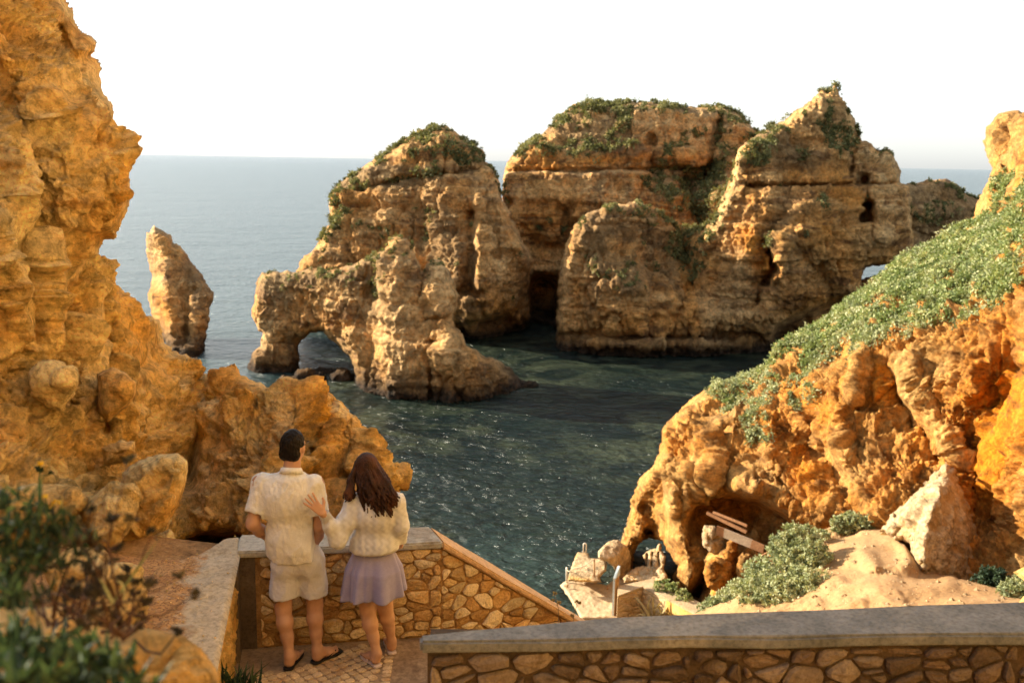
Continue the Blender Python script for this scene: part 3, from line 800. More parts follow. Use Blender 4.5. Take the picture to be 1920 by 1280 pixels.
# ------------------------------------------------------------------ right cliff
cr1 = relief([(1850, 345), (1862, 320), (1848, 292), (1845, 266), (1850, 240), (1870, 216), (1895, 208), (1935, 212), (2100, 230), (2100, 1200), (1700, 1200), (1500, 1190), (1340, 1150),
              (1290, 1118), (1262, 1090), (1270, 1060), (1250, 1030), (1243, 1014), (1215, 1008), (1195, 1020), (1186, 1045), (1190, 1080), (1160, 1082), (1150, 1040), (1166, 1005),
              (1180, 962), (1186, 935), (1196, 900), (1225, 870), (1236, 850), (1240, 806), (1265, 776), (1300, 746), (1325, 731), (1340, 716), (1380, 712), (1400, 702), (1440, 690),
              (1450, 660), (1455, 640), (1480, 632), (1510, 622), (1550, 600), (1600, 562), (1650, 522), (1690, 490), (1740, 460), (1790, 430), (1828, 405), (1826, 394), (1838, 370)],
             [(1170, 1050, 49), (1200, 920, 48), (1250, 850, 47.5), (1300, 1050, 44), (1300, 900, 45), (1330, 745, 50), (1400, 720, 50), (1460, 660, 51), (1400, 850, 44.5), (1550, 610, 52), (1500, 720, 45.5),
              (1600, 650, 45), (1690, 500, 53), (1760, 470, 52), (1700, 560, 46), (1830, 400, 54), (1870, 260, 55), (1900, 320, 52), (1850, 500, 43), (1910, 420, 45), (1920, 560, 38), (1800, 600, 40.5),
              (1700, 640, 42.5), (1550, 800, 43), (1480, 860, 43), (1700, 760, 41.5), (1650, 900, 38), (1530, 960, 39.5), (1760, 850, 38.5), (1850, 800, 36.5), (1900, 1000, 33), (1800, 1050, 33), (1400, 1080, 42), (1500, 1100, 38),
              (2050, 500, 32), (2050, 1000, 28), (2050, 300, 42)],
             2.1, rnd=(20, 1.6), edge=(5, 16),
             feats=[([(1345, 975), (1420, 980), (1500, 1015), (1570, 1045)], 52, 4.0, 4), ([(1395, 905), (1460, 940), (1530, 985)], 14, -1.6), ([(1215, 1000), (1245, 1060)], 10, 2.5), ([(1210, 950), (1235, 985)], 20, 1.6),
                    ([(1285, 900), (1275, 1000), (1290, 1090)], 20, -1.0), ([(1250, 870), (1262, 930)], 12, -1.0), ([(1325, 1080), (1300, 1120)], 12, 2.5), ([(1365, 1020), (1350, 1100)], 14, -1.5),
                    ([(1700, 690), (1740, 770), (1800, 860)], 20, -.8), ([(1680, 700), (1710, 790), (1760, 860)], 22, .9), ([(1610, 650), (1600, 740)], 14, -1.0), ([(1500, 700), (1520, 840)], 20, 1.0),
                    ([(1350, 800), (1330, 880)], 20, -.8), ([(1440, 780), (1450, 870)], 16, -.9), ([(1570, 760), (1580, 860)], 18, -.9), ([(1900, 700), (1820, 850), (1850, 980)], 40, 1.5),
                    ([(1545, 850), (1600, 950)], 16, .9), ([(1870, 330), (1850, 400)], 14, -.6), ([(1895, 250), (1900, 330)], 16, .5)],
             disp=RIGHT_D, back=8, seed=81,
             marks={'iron': [([(1450, 800), (1520, 900)], 50, .8), ([(1900, 720), (1850, 900)], 90, 1.0), ([(1640, 700), (1660, 740)], 34, .8), ([(1300, 960), (1400, 960)], 40, .6), ([(1550, 780), (1480, 740)], 40, .6),
                             ([(1900, 620), (1900, 660)], 40, .8)],
                    'pale': [([(1700, 690), (1740, 770), (1800, 860)], 18, .9), ([(1200, 910), (1250, 860)], 22, .5), ([(1270, 900), (1250, 960)], 20, .7), ([(1870, 240), (1850, 380)], 26, .5), ([(1610, 660), (1605, 720)], 18, .7),  # pale strokes on the ridge and left rims paint sunlight into the colour
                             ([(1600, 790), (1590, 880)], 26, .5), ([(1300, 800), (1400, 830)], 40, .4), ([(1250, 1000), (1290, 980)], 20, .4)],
                    'lich': [([(1880, 225), (1860, 290)], 26, .8), ([(1340, 780), (1440, 760)], 30, .5)]})
keep('cr', cr1)
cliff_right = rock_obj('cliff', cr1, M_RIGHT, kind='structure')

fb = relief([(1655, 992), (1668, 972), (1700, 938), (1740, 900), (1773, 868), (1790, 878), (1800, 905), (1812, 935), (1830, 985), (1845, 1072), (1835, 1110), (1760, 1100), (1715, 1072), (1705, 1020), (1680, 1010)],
            [(1680, 990, 33.0), (1775, 880, 35.0), (1755, 950, 32.2), (1735, 1040, 31.2), (1820, 1060, 32.5), (1810, 960, 33.6)], 1.9, rnd=(30, 1.6), edge=(7, 18),
            feats=[([(1775, 900), (1750, 960), (1725, 1030), (1720, 1060)], 18, -.4)],
            disp=[('facet', 1.0, .12), ('facet', .4, .05), ('ridge', .3, .05), ('fbm', .15, .02)], back=2.5, seed=91, marks={'pale': [([(1740, 920), (1700, 1000)], 50, .8)]})  # pale patch paints the sunlit left face
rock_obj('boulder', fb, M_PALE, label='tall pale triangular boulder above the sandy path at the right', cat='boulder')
for k, (pl, d, lab) in enumerate([
        ([(1316, 1000), (1322, 985), (1340, 985), (1356, 1000), (1362, 1030), (1350, 1040), (1330, 1035), (1318, 1022)], 42.3, 'pale upright rock under the overhang, left of the leaning planks'),
        ([(1362, 1015), (1374, 1005), (1384, 1012), (1384, 1036), (1372, 1044), (1362, 1038)], 41.6, 'round brown boulder behind the planks under the overhang'),
        ([(1384, 1045), (1392, 1036), (1408, 1038), (1412, 1060), (1400, 1092), (1384, 1090), (1380, 1066)], 40.4, 'tall brown boulder at the right of the rubble below the planks'),
        ([(1324, 1052), (1340, 1042), (1360, 1048), (1376, 1062), (1370, 1092), (1350, 1112), (1326, 1100), (1318, 1076)], 40.8, 'jagged brown rock in the middle of the rubble below the planks')]):
    cx = sum(p[0] for p in pl) / len(pl); cy = sum(p[1] for p in pl) / len(pl)
    r = relief(pl, [(cx, cy, d)], 1.5, rnd=(14, .6), edge=(2, 8), disp=[('facet', .7, .16), ('ridge', .4, .08), ('fbm', .2, .04)], back=1.2, seed=95 + k, bstep=6)
    rock_obj('boulder', r, M_PALE if k == 0 else M_RIGHT, label=lab, cat='boulder', group='boulders under the right overhang')
# ------------------------------------------------------------------ masonry, paving, platform
FZ = 18.37      # landing floor
CZ = 19.15      # parapet top


def plain_mat(name, c1, c2, scale, rough=0.9, bumpd=0.01, spots=None, c3=None, vec='pos', rnd=0.0):
    m, nt, bs = new_mat(name); b = NB(nt)
    pos = b.n('ShaderNodeNewGeometry').outputs['Position'] if vec == 'pos' else b.n('ShaderNodeTexCoord').outputs['Object']
    col = b.mix(b.ramp(b.noise(pos, scale, 6, 0.65), [(0.38, 0.0), (0.62, 1.0)]), c1, c2)
    if c3:
        col = b.mix(b.ramp(b.noise(pos, scale * 0.4, 6, 0.7, 0.5), [(0.52, 0.0), (0.64, 0.9)]), col, c3)
    g = b.ramp(b.noise(pos, scale * 9, 4, 0.7), [(0.34, 0.7), (0.5, 1.0), (0.66, 1.18)])
    col = b.mix(1.0, col, g, 'MULTIPLY')
    if rnd:
        r = b.n('ShaderNodeObjectInfo').outputs['Random']
        col = b.mix(1.0, col, b.ramp(r, [(0.0, 1 - rnd), (1.0, 1 + rnd * .8)]), 'MULTIPLY')
    b.l(col, bs.inputs['Base Color']); bs.inputs['Roughness'].default_value = rough
    bs.inputs['Specular IOR Level'].default_value = 0.25
    b.l(b.bump(b.noise(pos, scale * 5, 7, 0.72), 1.0, bumpd), bs.inputs['Normal'])
    return m


M_CAP = plain_mat('grey_render', (0.36, 0.345, 0.30), (0.46, 0.44, 0.385), 3.0, 0.92, 0.012, c3=(0.26, 0.22, 0.17))
M_CAPW = plain_mat('warm_tan_render', (0.52, 0.34, 0.19), (0.60, 0.42, 0.26), 3.0, 0.92, 0.012, c3=(0.40, 0.25, 0.13))  # warmer and browner than the level cap
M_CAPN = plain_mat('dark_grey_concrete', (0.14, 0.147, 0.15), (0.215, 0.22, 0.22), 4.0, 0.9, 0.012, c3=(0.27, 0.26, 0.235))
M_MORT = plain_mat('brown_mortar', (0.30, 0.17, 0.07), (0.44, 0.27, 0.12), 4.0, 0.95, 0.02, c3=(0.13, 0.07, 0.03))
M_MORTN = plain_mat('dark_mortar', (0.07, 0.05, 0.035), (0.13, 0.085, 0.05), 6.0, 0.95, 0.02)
M_FLOOR = plain_mat('landing_screed', (0.24, 0.165, 0.105), (0.33, 0.24, 0.155), 3.5, 0.88, 0.006, c3=(0.17, 0.11, 0.07))
M_COB = plain_mat('limestone_setts', (0.46, 0.33, 0.19), (0.58, 0.45, 0.29), 9.0, 0.75, 0.004, c3=(0.36, 0.22, 0.11), rnd=0.22)
M_DPL = plain_mat('dark_plaster', (0.09, 0.065, 0.045), (0.15, 0.11, 0.075), 5.0, 0.9, 0.008)  # dark tone for the strips at the wall's left corner
M_SLAB = plain_mat('sandy_concrete', (0.38, 0.27, 0.155), (0.46, 0.345, 0.21), 1.6, 0.9, 0.03, c3=(0.45, 0.30, 0.15))
M_YEL = plain_mat('yellow_stained_render', (0.58, 0.34, 0.09), (0.66, 0.44, 0.15), 1.5, 0.9, 0.03, c3=(0.40, 0.18, 0.05))


def stone_mat(name, c1, c2, c3, rnd):
    return plain_mat(name, c1, c2, 7.0, 0.88, 0.012, c3=c3, rnd=rnd)


M_ST = [stone_mat('rubble_stone_ochre', (0.52, 0.36, 0.17), (0.62, 0.47, 0.26), (0.50, 0.27, 0.09), 0.3),
        stone_mat('rubble_stone_pale', (0.60, 0.48, 0.30), (0.70, 0.58, 0.40), (0.46, 0.30, 0.13), 0.25),
        stone_mat('rubble_stone_rust', (0.44, 0.25, 0.09), (0.52, 0.33, 0.14), (0.30, 0.15, 0.05), 0.3)]
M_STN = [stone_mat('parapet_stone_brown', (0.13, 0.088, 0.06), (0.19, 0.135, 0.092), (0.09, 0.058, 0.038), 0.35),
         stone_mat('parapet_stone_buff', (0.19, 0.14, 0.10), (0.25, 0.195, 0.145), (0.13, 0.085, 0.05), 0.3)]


def prism(name, top, z0, mat, bev=0.0, zt=None, sub=0, **kw):
    """solid with the plan outline `top` [(x, y)] between z0 and zt (numbers or one value per point)"""
    n = len(top)
    zt_ = [zt] * n if isinstance(zt, (int, float)) else zt
    z0_ = [z0] * n if isinstance(z0, (int, float)) else z0
    import bmesh
    bm = bmesh.new()
    a = [bm.verts.new((x, y, z)) for (x, y), z in zip(top, z0_)]
    c = [bm.verts.new((x, y, z)) for (x, y), z in zip(top, zt_)]
    bm.faces.new(a[::-1]); bm.faces.new(c)
    for i in range(n):
        j = (i + 1) % n
        bm.faces.new((a[i], a[j], c[j], c[i]))
    bmesh.ops.recalc_face_normals(bm, faces=bm.faces)
    if sub:
        bmesh.ops.subdivide_edges(bm, edges=[e for e in bm.edges if e.calc_length() > 0.25], cuts=sub, use_grid_fill=True)
    if bev: bmesh.ops.bevel(bm, geom=list(bm.edges), offset=bev, segments=2, affect='EDGES', clamp_overlap=True)
    if sub:
        for v in bm.verts:
            nz = vnoise(np.array([[v.co.x * 4, v.co.y * 4, v.co.z * 4]]), 5)[0]
            v.co.z += nz * 0.006; v.co.y += nz * 0.006
    me = bpy.data.meshes.new(name); bm.to_mesh(me); bm.free()
    me.materials.append(mat)
    for p in me.polygons: p.use_smooth = False
    return link(name, me, **kw)


def clip_half(poly, nx, ny, c):
    out = []
    for i in range(len(poly)):
        p, q = poly[i], poly[(i + 1) % len(poly)]
        dp = p[0] * nx + p[1] * ny - c; dq = q[0] * nx + q[1] * ny - c
        if dp <= 0: out.append(p)
        if dp * dq < 0:
            t = dp / (dp - dq); out.append((p[0] + t * (q[0] - p[0]), p[1] + t * (q[1] - p[1])))
    return out


def voronoi_cells(bound, cell_w, cell_h, seed, relax=1, jit=0.95):
    r = random.Random(seed)
    xs = [p[0] for p in bound]; ys = [p[1] for p in bound]
    x0, x1, y0, y1 = min(xs), max(xs), min(ys), max(ys)
    pts = []
    nx = int((x1 - x0) / cell_w) + 2; ny = int((y1 - y0) / cell_h) + 2
    for j in range(-1, ny):
        for i in range(-1, nx):
            if r.random() < 0.16: continue
            pts.append((x0 + (i + .5 + (j % 2) * .5 + (r.random() - .5) * jit) * cell_w, y0 + (j + .5 + (r.random() - .5) * jit) * cell_h))
            if r.random() < 0.42:
                pts.append((pts[-1][0] + (r.random() - .5) * cell_w * .9, pts[-1][1] + cell_h * .45))
    k = cell_w / cell_h
    cells = []
    for i, p in enumerate(pts):
        poly = list(bound)
        for j, q in enumerate(pts):
            if i == j or abs(p[0] - q[0]) > 3 * cell_w or abs(p[1] - q[1]) > 3 * cell_h: continue
            dx, dy = q[0] - p[0], (q[1] - p[1]) * k * k
            mx, my = (p[0] + q[0]) / 2, (p[1] + q[1]) / 2
            poly = clip_half(poly, dx, dy, dx * mx + dy * my)
            if len(poly) < 3: break
        if len(poly) >= 3: cells.append(poly)
    return cells


def shrink(poly, g):
    """inset a convex polygon by g"""
    A = sum(poly[i][0] * poly[(i + 1) % len(poly)][1] - poly[(i + 1) % len(poly)][0] * poly[i][1] for i in range(len(poly))) / 2
    s = 1 if A > 0 else -1
    out = list(poly)
    for i in range(len(poly)):
        p, q = poly[i], poly[(i + 1) % len(poly)]
        ex, ey = q[0] - p[0], q[1] - p[1]; L = math.hypot(ex, ey)
        if L < 1e-6: continue
        nx, ny = ey / L * s, -ex / L * s
        out = clip_half(out, nx, ny, nx * p[0] + ny * p[1] - g)
        if len(out) < 3: return []
    return out


def parea(p): return abs(sum(p[i][0] * p[(i + 1) % len(p)][1] - p[(i + 1) % len(p)][0] * p[i][1] for i in range(len(p)))) / 2


def chaikin(p, w=0.22):
    o = []
    for i in range(len(p)):
        a, b_ = p[i], p[(i + 1) % len(p)]
        o.append((a[0] + (b_[0] - a[0]) * w, a[1] + (b_[1] - a[1]) * w)); o.append((a[0] + (b_[0] - a[0]) * (1 - w), a[1] + (b_[1] - a[1]) * (1 - w)))
    return o


def stone_piece(name, poly, O, ux, uy, un, thick, mats, parent, r, dome=0.5, rough=0.006):
    poly = chaikin(poly)
    if len(poly) > 14: poly = poly[::2]
    n = len(poly)
    cx = sum(p[0] for p in poly) / n; cy = sum(p[1] for p in poly) / n
    C0 = O + ux * cx + uy * cy
    V = []; F = []
    tx, ty = (r.random() - .5) * .25, (r.random() - .5) * .25
    rings = [(1.0, -0.3), (1.0, 0.45), (0.86, 0.85), (0.45, 1.0)]
    for k, (s, h) in enumerate(rings):
        for p in poly:
            dx, dy = (p[0] - cx) * s, (p[1] - cy) * s
            jx = (r.random() - .5) * rough * (1 if k else 0)
            hh = thick * h + (tx * dx + ty * dy) * (k > 0) + (r.random() - .5) * rough * (1.6 if k > 1 else 0)
            V.append(ux * (dx + jx) + uy * (dy + jx * .5) + un * hh)
    for k in range(len(rings) - 1):
        for i in range(n):
            j = (i + 1) % n
            F.append((k * n + i, k * n + j, (k + 1) * n + j, (k + 1) * n + i))
    V.append(un * (thick * (1.0 + dome * .2) + (r.random() - .5) * rough)); c = len(V) - 1
    for i in range(n): F.append((3 * n + i, 3 * n + (i + 1) % n, c))
    me = bpy.data.meshes.new(name)
    me.from_pydata([tuple(v) for v in V], [], F)
    # outward facing
    me.update()
    if me.polygons[-1].normal.dot(un) < 0: me.flip_normals()
    for p in me.polygons: p.use_smooth = False
    me.materials.append(r.choice(mats))
    o = link(name, me, parent=parent); o.location = C0 - (parent.location if parent else Vector((0, 0, 0)))
    return o


def stone_face(parent, P0, P1, bound, un, cw, ch, gap, thick, mats, seed, minarea=0.0008, name='stone', floor_z=None):
    """rubble stones on the face running from P0 to P1; bound = outline in (along, up) metres"""
    r = random.Random(seed)
    ux = Vector((P1[0] - P0[0], P1[1] - P0[1], 0)).normalized(); uz = Vector((0, 0, 1)); O = Vector(P0)
    k = 0
    for c in voronoi_cells(bound, cw, ch, seed):
        s = shrink(c, gap * (0.7 + r.random() * .7))
        if len(s) < 3 or parea(s) < minarea: continue
        stone_piece(name, s, O, ux, uz, un, thick * (.6 + .8 * r.random()), mats, parent, r); k += 1
    return k


def wall_root(name, loc, label, cat):
    o = bpy.data.objects.new(name, None); sc.collection.objects.link(o); o.location = loc
    o['label'] = label; o['category'] = cat
    return o


def part(o, parent):
    """parent an object built in world coordinates"""
    o.parent = parent
    o.matrix_parent_inverse = Matrix.Translation(parent.location).inverted()
    return o


V2 = lambda x, y: Vector((x, y, 0))
# landing floor
fl = prism('pavement', [(-2.2, 3.0), (-0.2, 3.0), (0.6, 6.6), (-0.35, 7.3), (-2.02, 7.05)], FZ - 0.3, M_FLOOR, zt=FZ, kind='structure')
# setts, laid on the diagonal, with a straight edging course
def in_poly(x, y, P):
    c = False
    for i in range(len(P)):
        (ax, ay), (bx, by) = P[i], P[(i + 1) % len(P)]
        if (ay > y) != (by > y) and x < (bx - ax) * (y - ay) / (by - ay) + ax: c = not c
    return c
reg = [tuple(at_z(u, v, FZ)[:2]) for u, v in ((455, 1310), (478, 1268), (545, 1252), (610, 1236), (655, 1212), (690, 1206), (716, 1206), (700, 1310))]
rr = random.Random(4)
k = 0
base_m = []
s0 = 0.071
for i in range(-60, 60):
    for j in range(-60, 60):
        a = math.radians(40 + 0.6 * i)
        x = -1.2 + (i * math.cos(a) - j * math.sin(a)) * s0; y = 6.5 + (i * math.sin(a) + j * math.cos(a)) * s0
        if not in_poly(x, y, reg) or y < 6.2: continue
        q = [(x + (dx * math.cos(a) - dy * math.sin(a)) * s0 * (.43 + rr.random() * .035), y + (dx * math.sin(a) + dy * math.cos(a)) * s0 * (.43 + rr.random() * .035)) for dx, dy in ((-1, -1), (1, -1), (1, 1), (-1, 1))]
        stone_piece('sett', q, Vector((0, 0, FZ)), Vector((1, 0, 0)), Vector((0, 1, 0)), Vector((0, 0, 1)), .007 + rr.random() * .003, [M_COB], fl, rr, .2, .0015)
ea = at_z(718, 1310, FZ); eb = at_z(734, 1196, FZ)
ed = Vector(eb - ea).normalized(); en = Vector((-ed.y, ed.x, 0))
for i in range(26):
    for w in (0,):
        c = Vector(ea) + ed * (i * .052) 
        q = [(c.x + en.x * sx * .034 + ed.x * sy * .022, c.y + en.y * sx * .034 + ed.y * sy * .022) for sx, sy in ((-1, -1), (1, -1), (1, 1), (-1, 1))]
        stone_piece('sett', q, Vector((0, 0, FZ)), Vector((1, 0, 0)), Vector((0, 1, 0)), Vector((0, 0, 1)), .008, [M_COB], fl, rr, .2, .0015)

# parapet behind the couple, then falling along the stair
A0 = Vector((-2.0, 6.93, 0)); B0 = Vector((-0.51, 7.195, 0)); dA = (B0 - A0).normalized(); nA = Vector((dA.y, -dA.x, 0))     # towards the landing
E0 = Vector((0.61, 7.90, 0)); zE = 18.18; dB = (E0 - B0).normalized(); nB = Vector((dB.y, -dB.x, 0))
TH = 0.30
slope = (zE - CZ) / (E0 - B0).length
E1 = B0 + dB * 2.6; zE1 = CZ + slope * 2.6
# mitre at the back
nm = ((nA + nB) / 2); nm = nm / nm.dot(nA)
Ab = A0 - nA * TH; Bb = B0 - nm * TH; Eb = E1 - nB * TH
wl = wall_root('parapet_wall', (A0.x, A0.y, FZ), 'rubble stone parapet with rendered cap behind the couple, stepping down along the stair to the right', 'wall')
part(prism('wall_core', [A0[:2], B0[:2], Bb[:2], Ab[:2]], FZ - .4, M_MORT, zt=CZ - .05), wl)
part(prism('wall_core', [B0[:2], E1[:2], Eb[:2], Bb[:2]], [CZ - 1.6, zE1 - 1.6, zE1 - 1.6, CZ - 1.6], M_MORT, zt=[CZ - .05, zE1 - .05, zE1 - .05, CZ - .05]), wl)
ov = .035
Af, Bf, Ef = A0 + nA * ov, B0 + nm * ov, E1 + nB * ov
Ak, Bk, Ek = Ab - nA * .01, Bb - nm * .01, Eb - nB * .01
part(prism('cap', [Af[:2], Bf[:2], Bk[:2], Ak[:2]], CZ - .055, M_CAP, bev=.012, zt=CZ, sub=8), wl)
part(prism('cap', [Bf[:2], Ef[:2], Ek[:2], Bk[:2]], [CZ - .055, zE1 - .055, zE1 - .055, CZ - .055], M_CAPW, bev=.012, zt=[CZ, zE1, zE1, CZ], sub=8), wl)
LA = (B0 - A0).length
n1_ = stone_face(wl, (A0.x, A0.y, FZ), (B0.x, B0.y, FZ), [(0.16, .01), (LA, .01), (LA, CZ - FZ - .06), (0.16, CZ - FZ - .06)], nA, .135, .092, .0055, .020, [M_ST[0], M_ST[0], M_ST[2], M_ST[1]], 11)
hB = CZ - FZ - .065
n2_ = stone_face(wl, (B0.x, B0.y, FZ), (E0.x, E0.y, FZ), [(0.0, -.55), (2.1, -1.4), (2.1, hB + slope * 2.1), (0.0, hB)], nB, .140, .092, .0055, .020, [M_ST[0], M_ST[1], M_ST[1], M_ST[2]], 12)
part(prism('dark_corner', [(A0 + nA * .012)[:2], (A0 + dA * .13 + nA * .016)[:2], (A0 + dA * .13)[:2], A0[:2]], FZ, M_DPL, zt=CZ - .06), wl)

# left wall that carries the dirt ledge
inner_far = Vector((-2.0, 6.93, 0)); inner_near = Vector((-1.55, 4.6, 0))
def hewn(P0, P1, z0, z1, nrm, amp, mat, name):
    L = (P1 - P0).length; nu, nv = int(L / .012), int((z1 - z0) / .012)
    S, T = np.meshgrid(np.linspace(0, 1, nu), np.linspace(0, 1, nv))
    P = np.array(P0)[None, None] + (np.array(P1 - P0))[None, None] * S[..., None]
    P = P.copy(); P[..., 2] = z0 + (z1 - z0) * T
    h = disp_amount(P.reshape(-1, 3), [('facet', .12, amp, (1, 1, .45)), ('ridge', .09, amp * .8, (1, 1, .5), 4), ('crack', .16, amp * .8, (1, 1, .35))])
    P = P.reshape(-1, 3) + np.array(nrm) * (h[:, None] - amp)
    idx = np.arange(nu * nv).reshape(nv, nu)
    F = np.stack([idx[:-1, :-1].ravel(), idx[:-1, 1:].ravel(), idx[1:, 1:].ravel(), idx[1:, :-1].ravel()], -1)
    at = {'cav': np.clip(.5 + h / (amp * 3), 0, 1), 'iron': np.full(len(P), .45), 'lich': np.zeros(len(P)), 'pale': np.zeros(len(P))}
    return mesh_np(name, P, F, at, True, mat)
dL = (inner_near - inner_far).normalized(); nL = Vector((-dL.y, dL.x, 0))
if nL.x < 0: nL = -nL
lw = wall_root('retaining_wall', (inner_far.x, inner_far.y, FZ), 'low wall with hewn orange face and rendered top left of the couple', 'wall')
part(link('hewn_face', hewn(inner_far + dL * .22, inner_near, FZ - .02, CZ - .03, nL, .016, M_NEAR, 'hewn_face')), lw)
part(prism('plaster_strip', [(inner_far + nL * .02)[:2], (inner_far + dL * .22 + nL * .02)[:2], (inner_far + dL * .22 - nL * .05)[:2], (inner_far - nL * .05)[:2]], FZ, M_DPL, zt=CZ - .03), lw)

# dirt ledge and render on top of the left wall
m_ledge, nt, bs = new_mat('dirt_and_render'); b = NB(nt)
pos = b.n('ShaderNodeNewGeometry').outputs['Position']
dirt = b.mix(b.ramp(b.noise(pos, 6, 6, 0.7), [(0.38, 0.0), (0.62, 1.0)]), (0.40, 0.20, 0.07), (0.52, 0.30, 0.12))
dirt = b.mix(b.ramp(b.noise(pos, 55, 3, 0.7), [(0.52, 0.0), (0.60, 1.0)]), dirt, (0.20, 0.10, 0.045))
rend = b.mix(b.ramp(b.noise(pos, 3.5, 6, 0.7), [(0.4, 0.0), (0.62, 1.0)]), (0.42, 0.345, 0.24), (0.53, 0.45, 0.33))
mk = b.math('ADD', b.attr('grey'), b.math('MULTIPLY', b.math('SUBTRACT', b.noise(pos, 5, 6, 0.7), .5), 1.6))
col = b.mix(b.ramp(mk, [(0.36, 0.0), (0.60, 1.0)]), dirt, rend)
col = b.mix(1.0, col, b.ramp(b.noise(pos, 30, 5, 0.7), [(0.36, 0.72), (0.5, 1.0), (0.64, 1.15)]), 'MULTIPLY')
b.l(col, bs.inputs['Base Color']); bs.inputs['Roughness'].default_value = 0.95
b.l(b.bump(b.noise(pos, 35, 7, 0.75), 1.0, 0.015), bs.inputs['Normal'])
LP = [(452, 1009), (420, 1007), (388, 1028), (345, 1042), (300, 1046), (235, 1040), (110, 1040), (30, 1150), (60, 1330), (330, 1330), (392, 1330), (396, 1235), (432, 1108), (453, 1036)]
Lw = [tuple(at_z(u, v, CZ)[:2]) for u, v in LP]
Lw[0] = tuple((Ab)[:2]); Lw[-1] = tuple((inner_far + nL * .03)[:2]); Lw[-2] = tuple((inner_far + dL * .8 + nL * .03)[:2]); Lw[-3] = tuple((inner_far + dL * 1.7 + nL * .03)[:2]); Lw[-4] = tuple((inner_near + nL * .03)[:2])
xs1 = [p[0] for p in Lw]; ys1 = [p[1] for p in Lw]
gx, gy = np.meshgrid(np.arange(min(xs1) - .1, max(xs1) + .1, .018), np.arange(min(ys1) - .1, max(ys1) + .1, .018))
S = poly_sd(gx, gy, Lw)
gv, gu = np.gradient(S, .018)
m_ = (S > 0) & (S < .03)
gx2 = np.where(m_, gx - S * gu, gx); gy2 = np.where(m_, gy - S * gv, gy)
dE = line_dist(gx, gy, [Lw[0], Lw[-1], Lw[-2], Lw[-3], Lw[-4]])
grey = np.exp(-(dE / .34) ** 2)
P3 = np.stack([gx.ravel() * 5, gy.ravel() * 5, np.zeros(gx.size)], -1)
hz_ = fbm(P3, 5, .6, seed=3).reshape(gx.shape)
z = CZ - .004 + hz_ * .035 * np.clip(dE / .15, 0.1, 1) + np.clip(dE - .7, 0, 1) * .12 - .03 * np.exp(-(np.clip(-S, 0, 9) / .012) ** 2)
idx = np.arange(gx.size).reshape(gx.shape)
ok = S < .03
q = ok[:-1, :-1] & ok[1:, :-1] & ok[:-1, 1:] & ok[1:, 1:]
Fq = np.stack([idx[:-1, :-1][q], idx[:-1, 1:][q], idx[1:, 1:][q], idx[1:, :-1][q]], -1)
keepv = np.unique(Fq); mp = np.full(gx.size, -1); mp[keepv] = np.arange(len(keepv))
V = np.stack([gx2.ravel(), gy2.ravel(), z.ravel()], -1)[keepv]
link('dirt_ledge', mesh_np('dirt_ledge', V, mp[Fq], {'grey': grey.ravel()[keepv]}, True, m_ledge), kind='structure')
# body of the wall below the ledge
prism('ledge_base', [(inner_far - nL * .03)[:2], (inner_near - nL * .03)[:2], (-3.2, 4.6), (-3.6, 7.6), (Ab.x, Ab.y)], FZ - 2.5, M_MORT, zt=CZ - .09, kind='structure')
# loose stones lying on the ledge
rs = random.Random(9)
Vp = []; Fp = []
for i in range(900):
    x = rs.uniform(-3.3, -1.7); y = rs.uniform(4.6, 7.6)
    if not in_poly(x, y, Lw): continue
    dd = float(line_dist(np.array([x]), np.array([y]), [Lw[0], Lw[-1], Lw[-2], Lw[-3], Lw[-4]])[0])
    if rs.random() > min(1, dd * 2.2): continue
    s = rs.uniform(.003, .011)
    zz = CZ + max(0, dd - .7) * .12 + .005 + float(fbm(np.array([[x * 5, y * 5, 0.]]), 5, .6, seed=3)[0]) * .035 * max(.1, min(1, dd / .15))
    n = len(Vp)
    for ax in ((1, 0, 0), (-1, 0, 0), (0, 1, 0), (0, -1, 0), (0, 0, .7), (0, 0, -.7)):
        Vp.append((x + ax[0] * s * rs.uniform(.7, 1.3), y + ax[1] * s * rs.uniform(.7, 1.3), zz + ax[2] * s))
    for f in ((0, 2, 4), (2, 1, 4), (1, 3, 4), (3, 0, 4), (2, 0, 5), (1, 2, 5), (3, 1, 5), (0, 3, 5)): Fp.append(tuple(n + t for t in f))
link('gravel', mesh_np('gravel', Vp, Fp, {'cav': np.full(len(Vp), .5)}, False, M_NEAR), kind='stuff', label='loose gravel scattered over the dirt ledge', cat='gravel')

# near parapet at the bottom right
NZ = 19.8
fr = [(-0.40, 4.30), (0.88, 4.385), (2.5, 4.49), (5.5, 4.70)]
bk_ = [(5.5, 5.35), (2.68, 4.86), (0.50, 4.585), (-0.41, 4.37)]
npw = wall_root('near_parapet', (-0.4, 4.4, FZ), 'dark stone parapet with broad grey concrete cap across the bottom right', 'wall')
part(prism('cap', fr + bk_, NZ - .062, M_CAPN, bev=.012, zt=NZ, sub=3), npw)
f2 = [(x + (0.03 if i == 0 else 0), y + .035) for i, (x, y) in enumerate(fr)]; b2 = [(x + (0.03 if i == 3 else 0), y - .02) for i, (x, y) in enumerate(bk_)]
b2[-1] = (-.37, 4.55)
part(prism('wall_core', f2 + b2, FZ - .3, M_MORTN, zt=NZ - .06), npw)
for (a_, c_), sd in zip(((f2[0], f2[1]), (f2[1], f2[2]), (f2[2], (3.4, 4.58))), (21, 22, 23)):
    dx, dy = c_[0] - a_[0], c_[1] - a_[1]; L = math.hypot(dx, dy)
    stone_face(npw, (a_[0], a_[1], NZ - .5), (c_[0], c_[1], NZ - .5), [(0.01, 0), (L, 0), (L, .43), (0.01, .43)], Vector((dy / L, -dx / L, 0)), .125, .095, .008, .028, M_STN, sd)

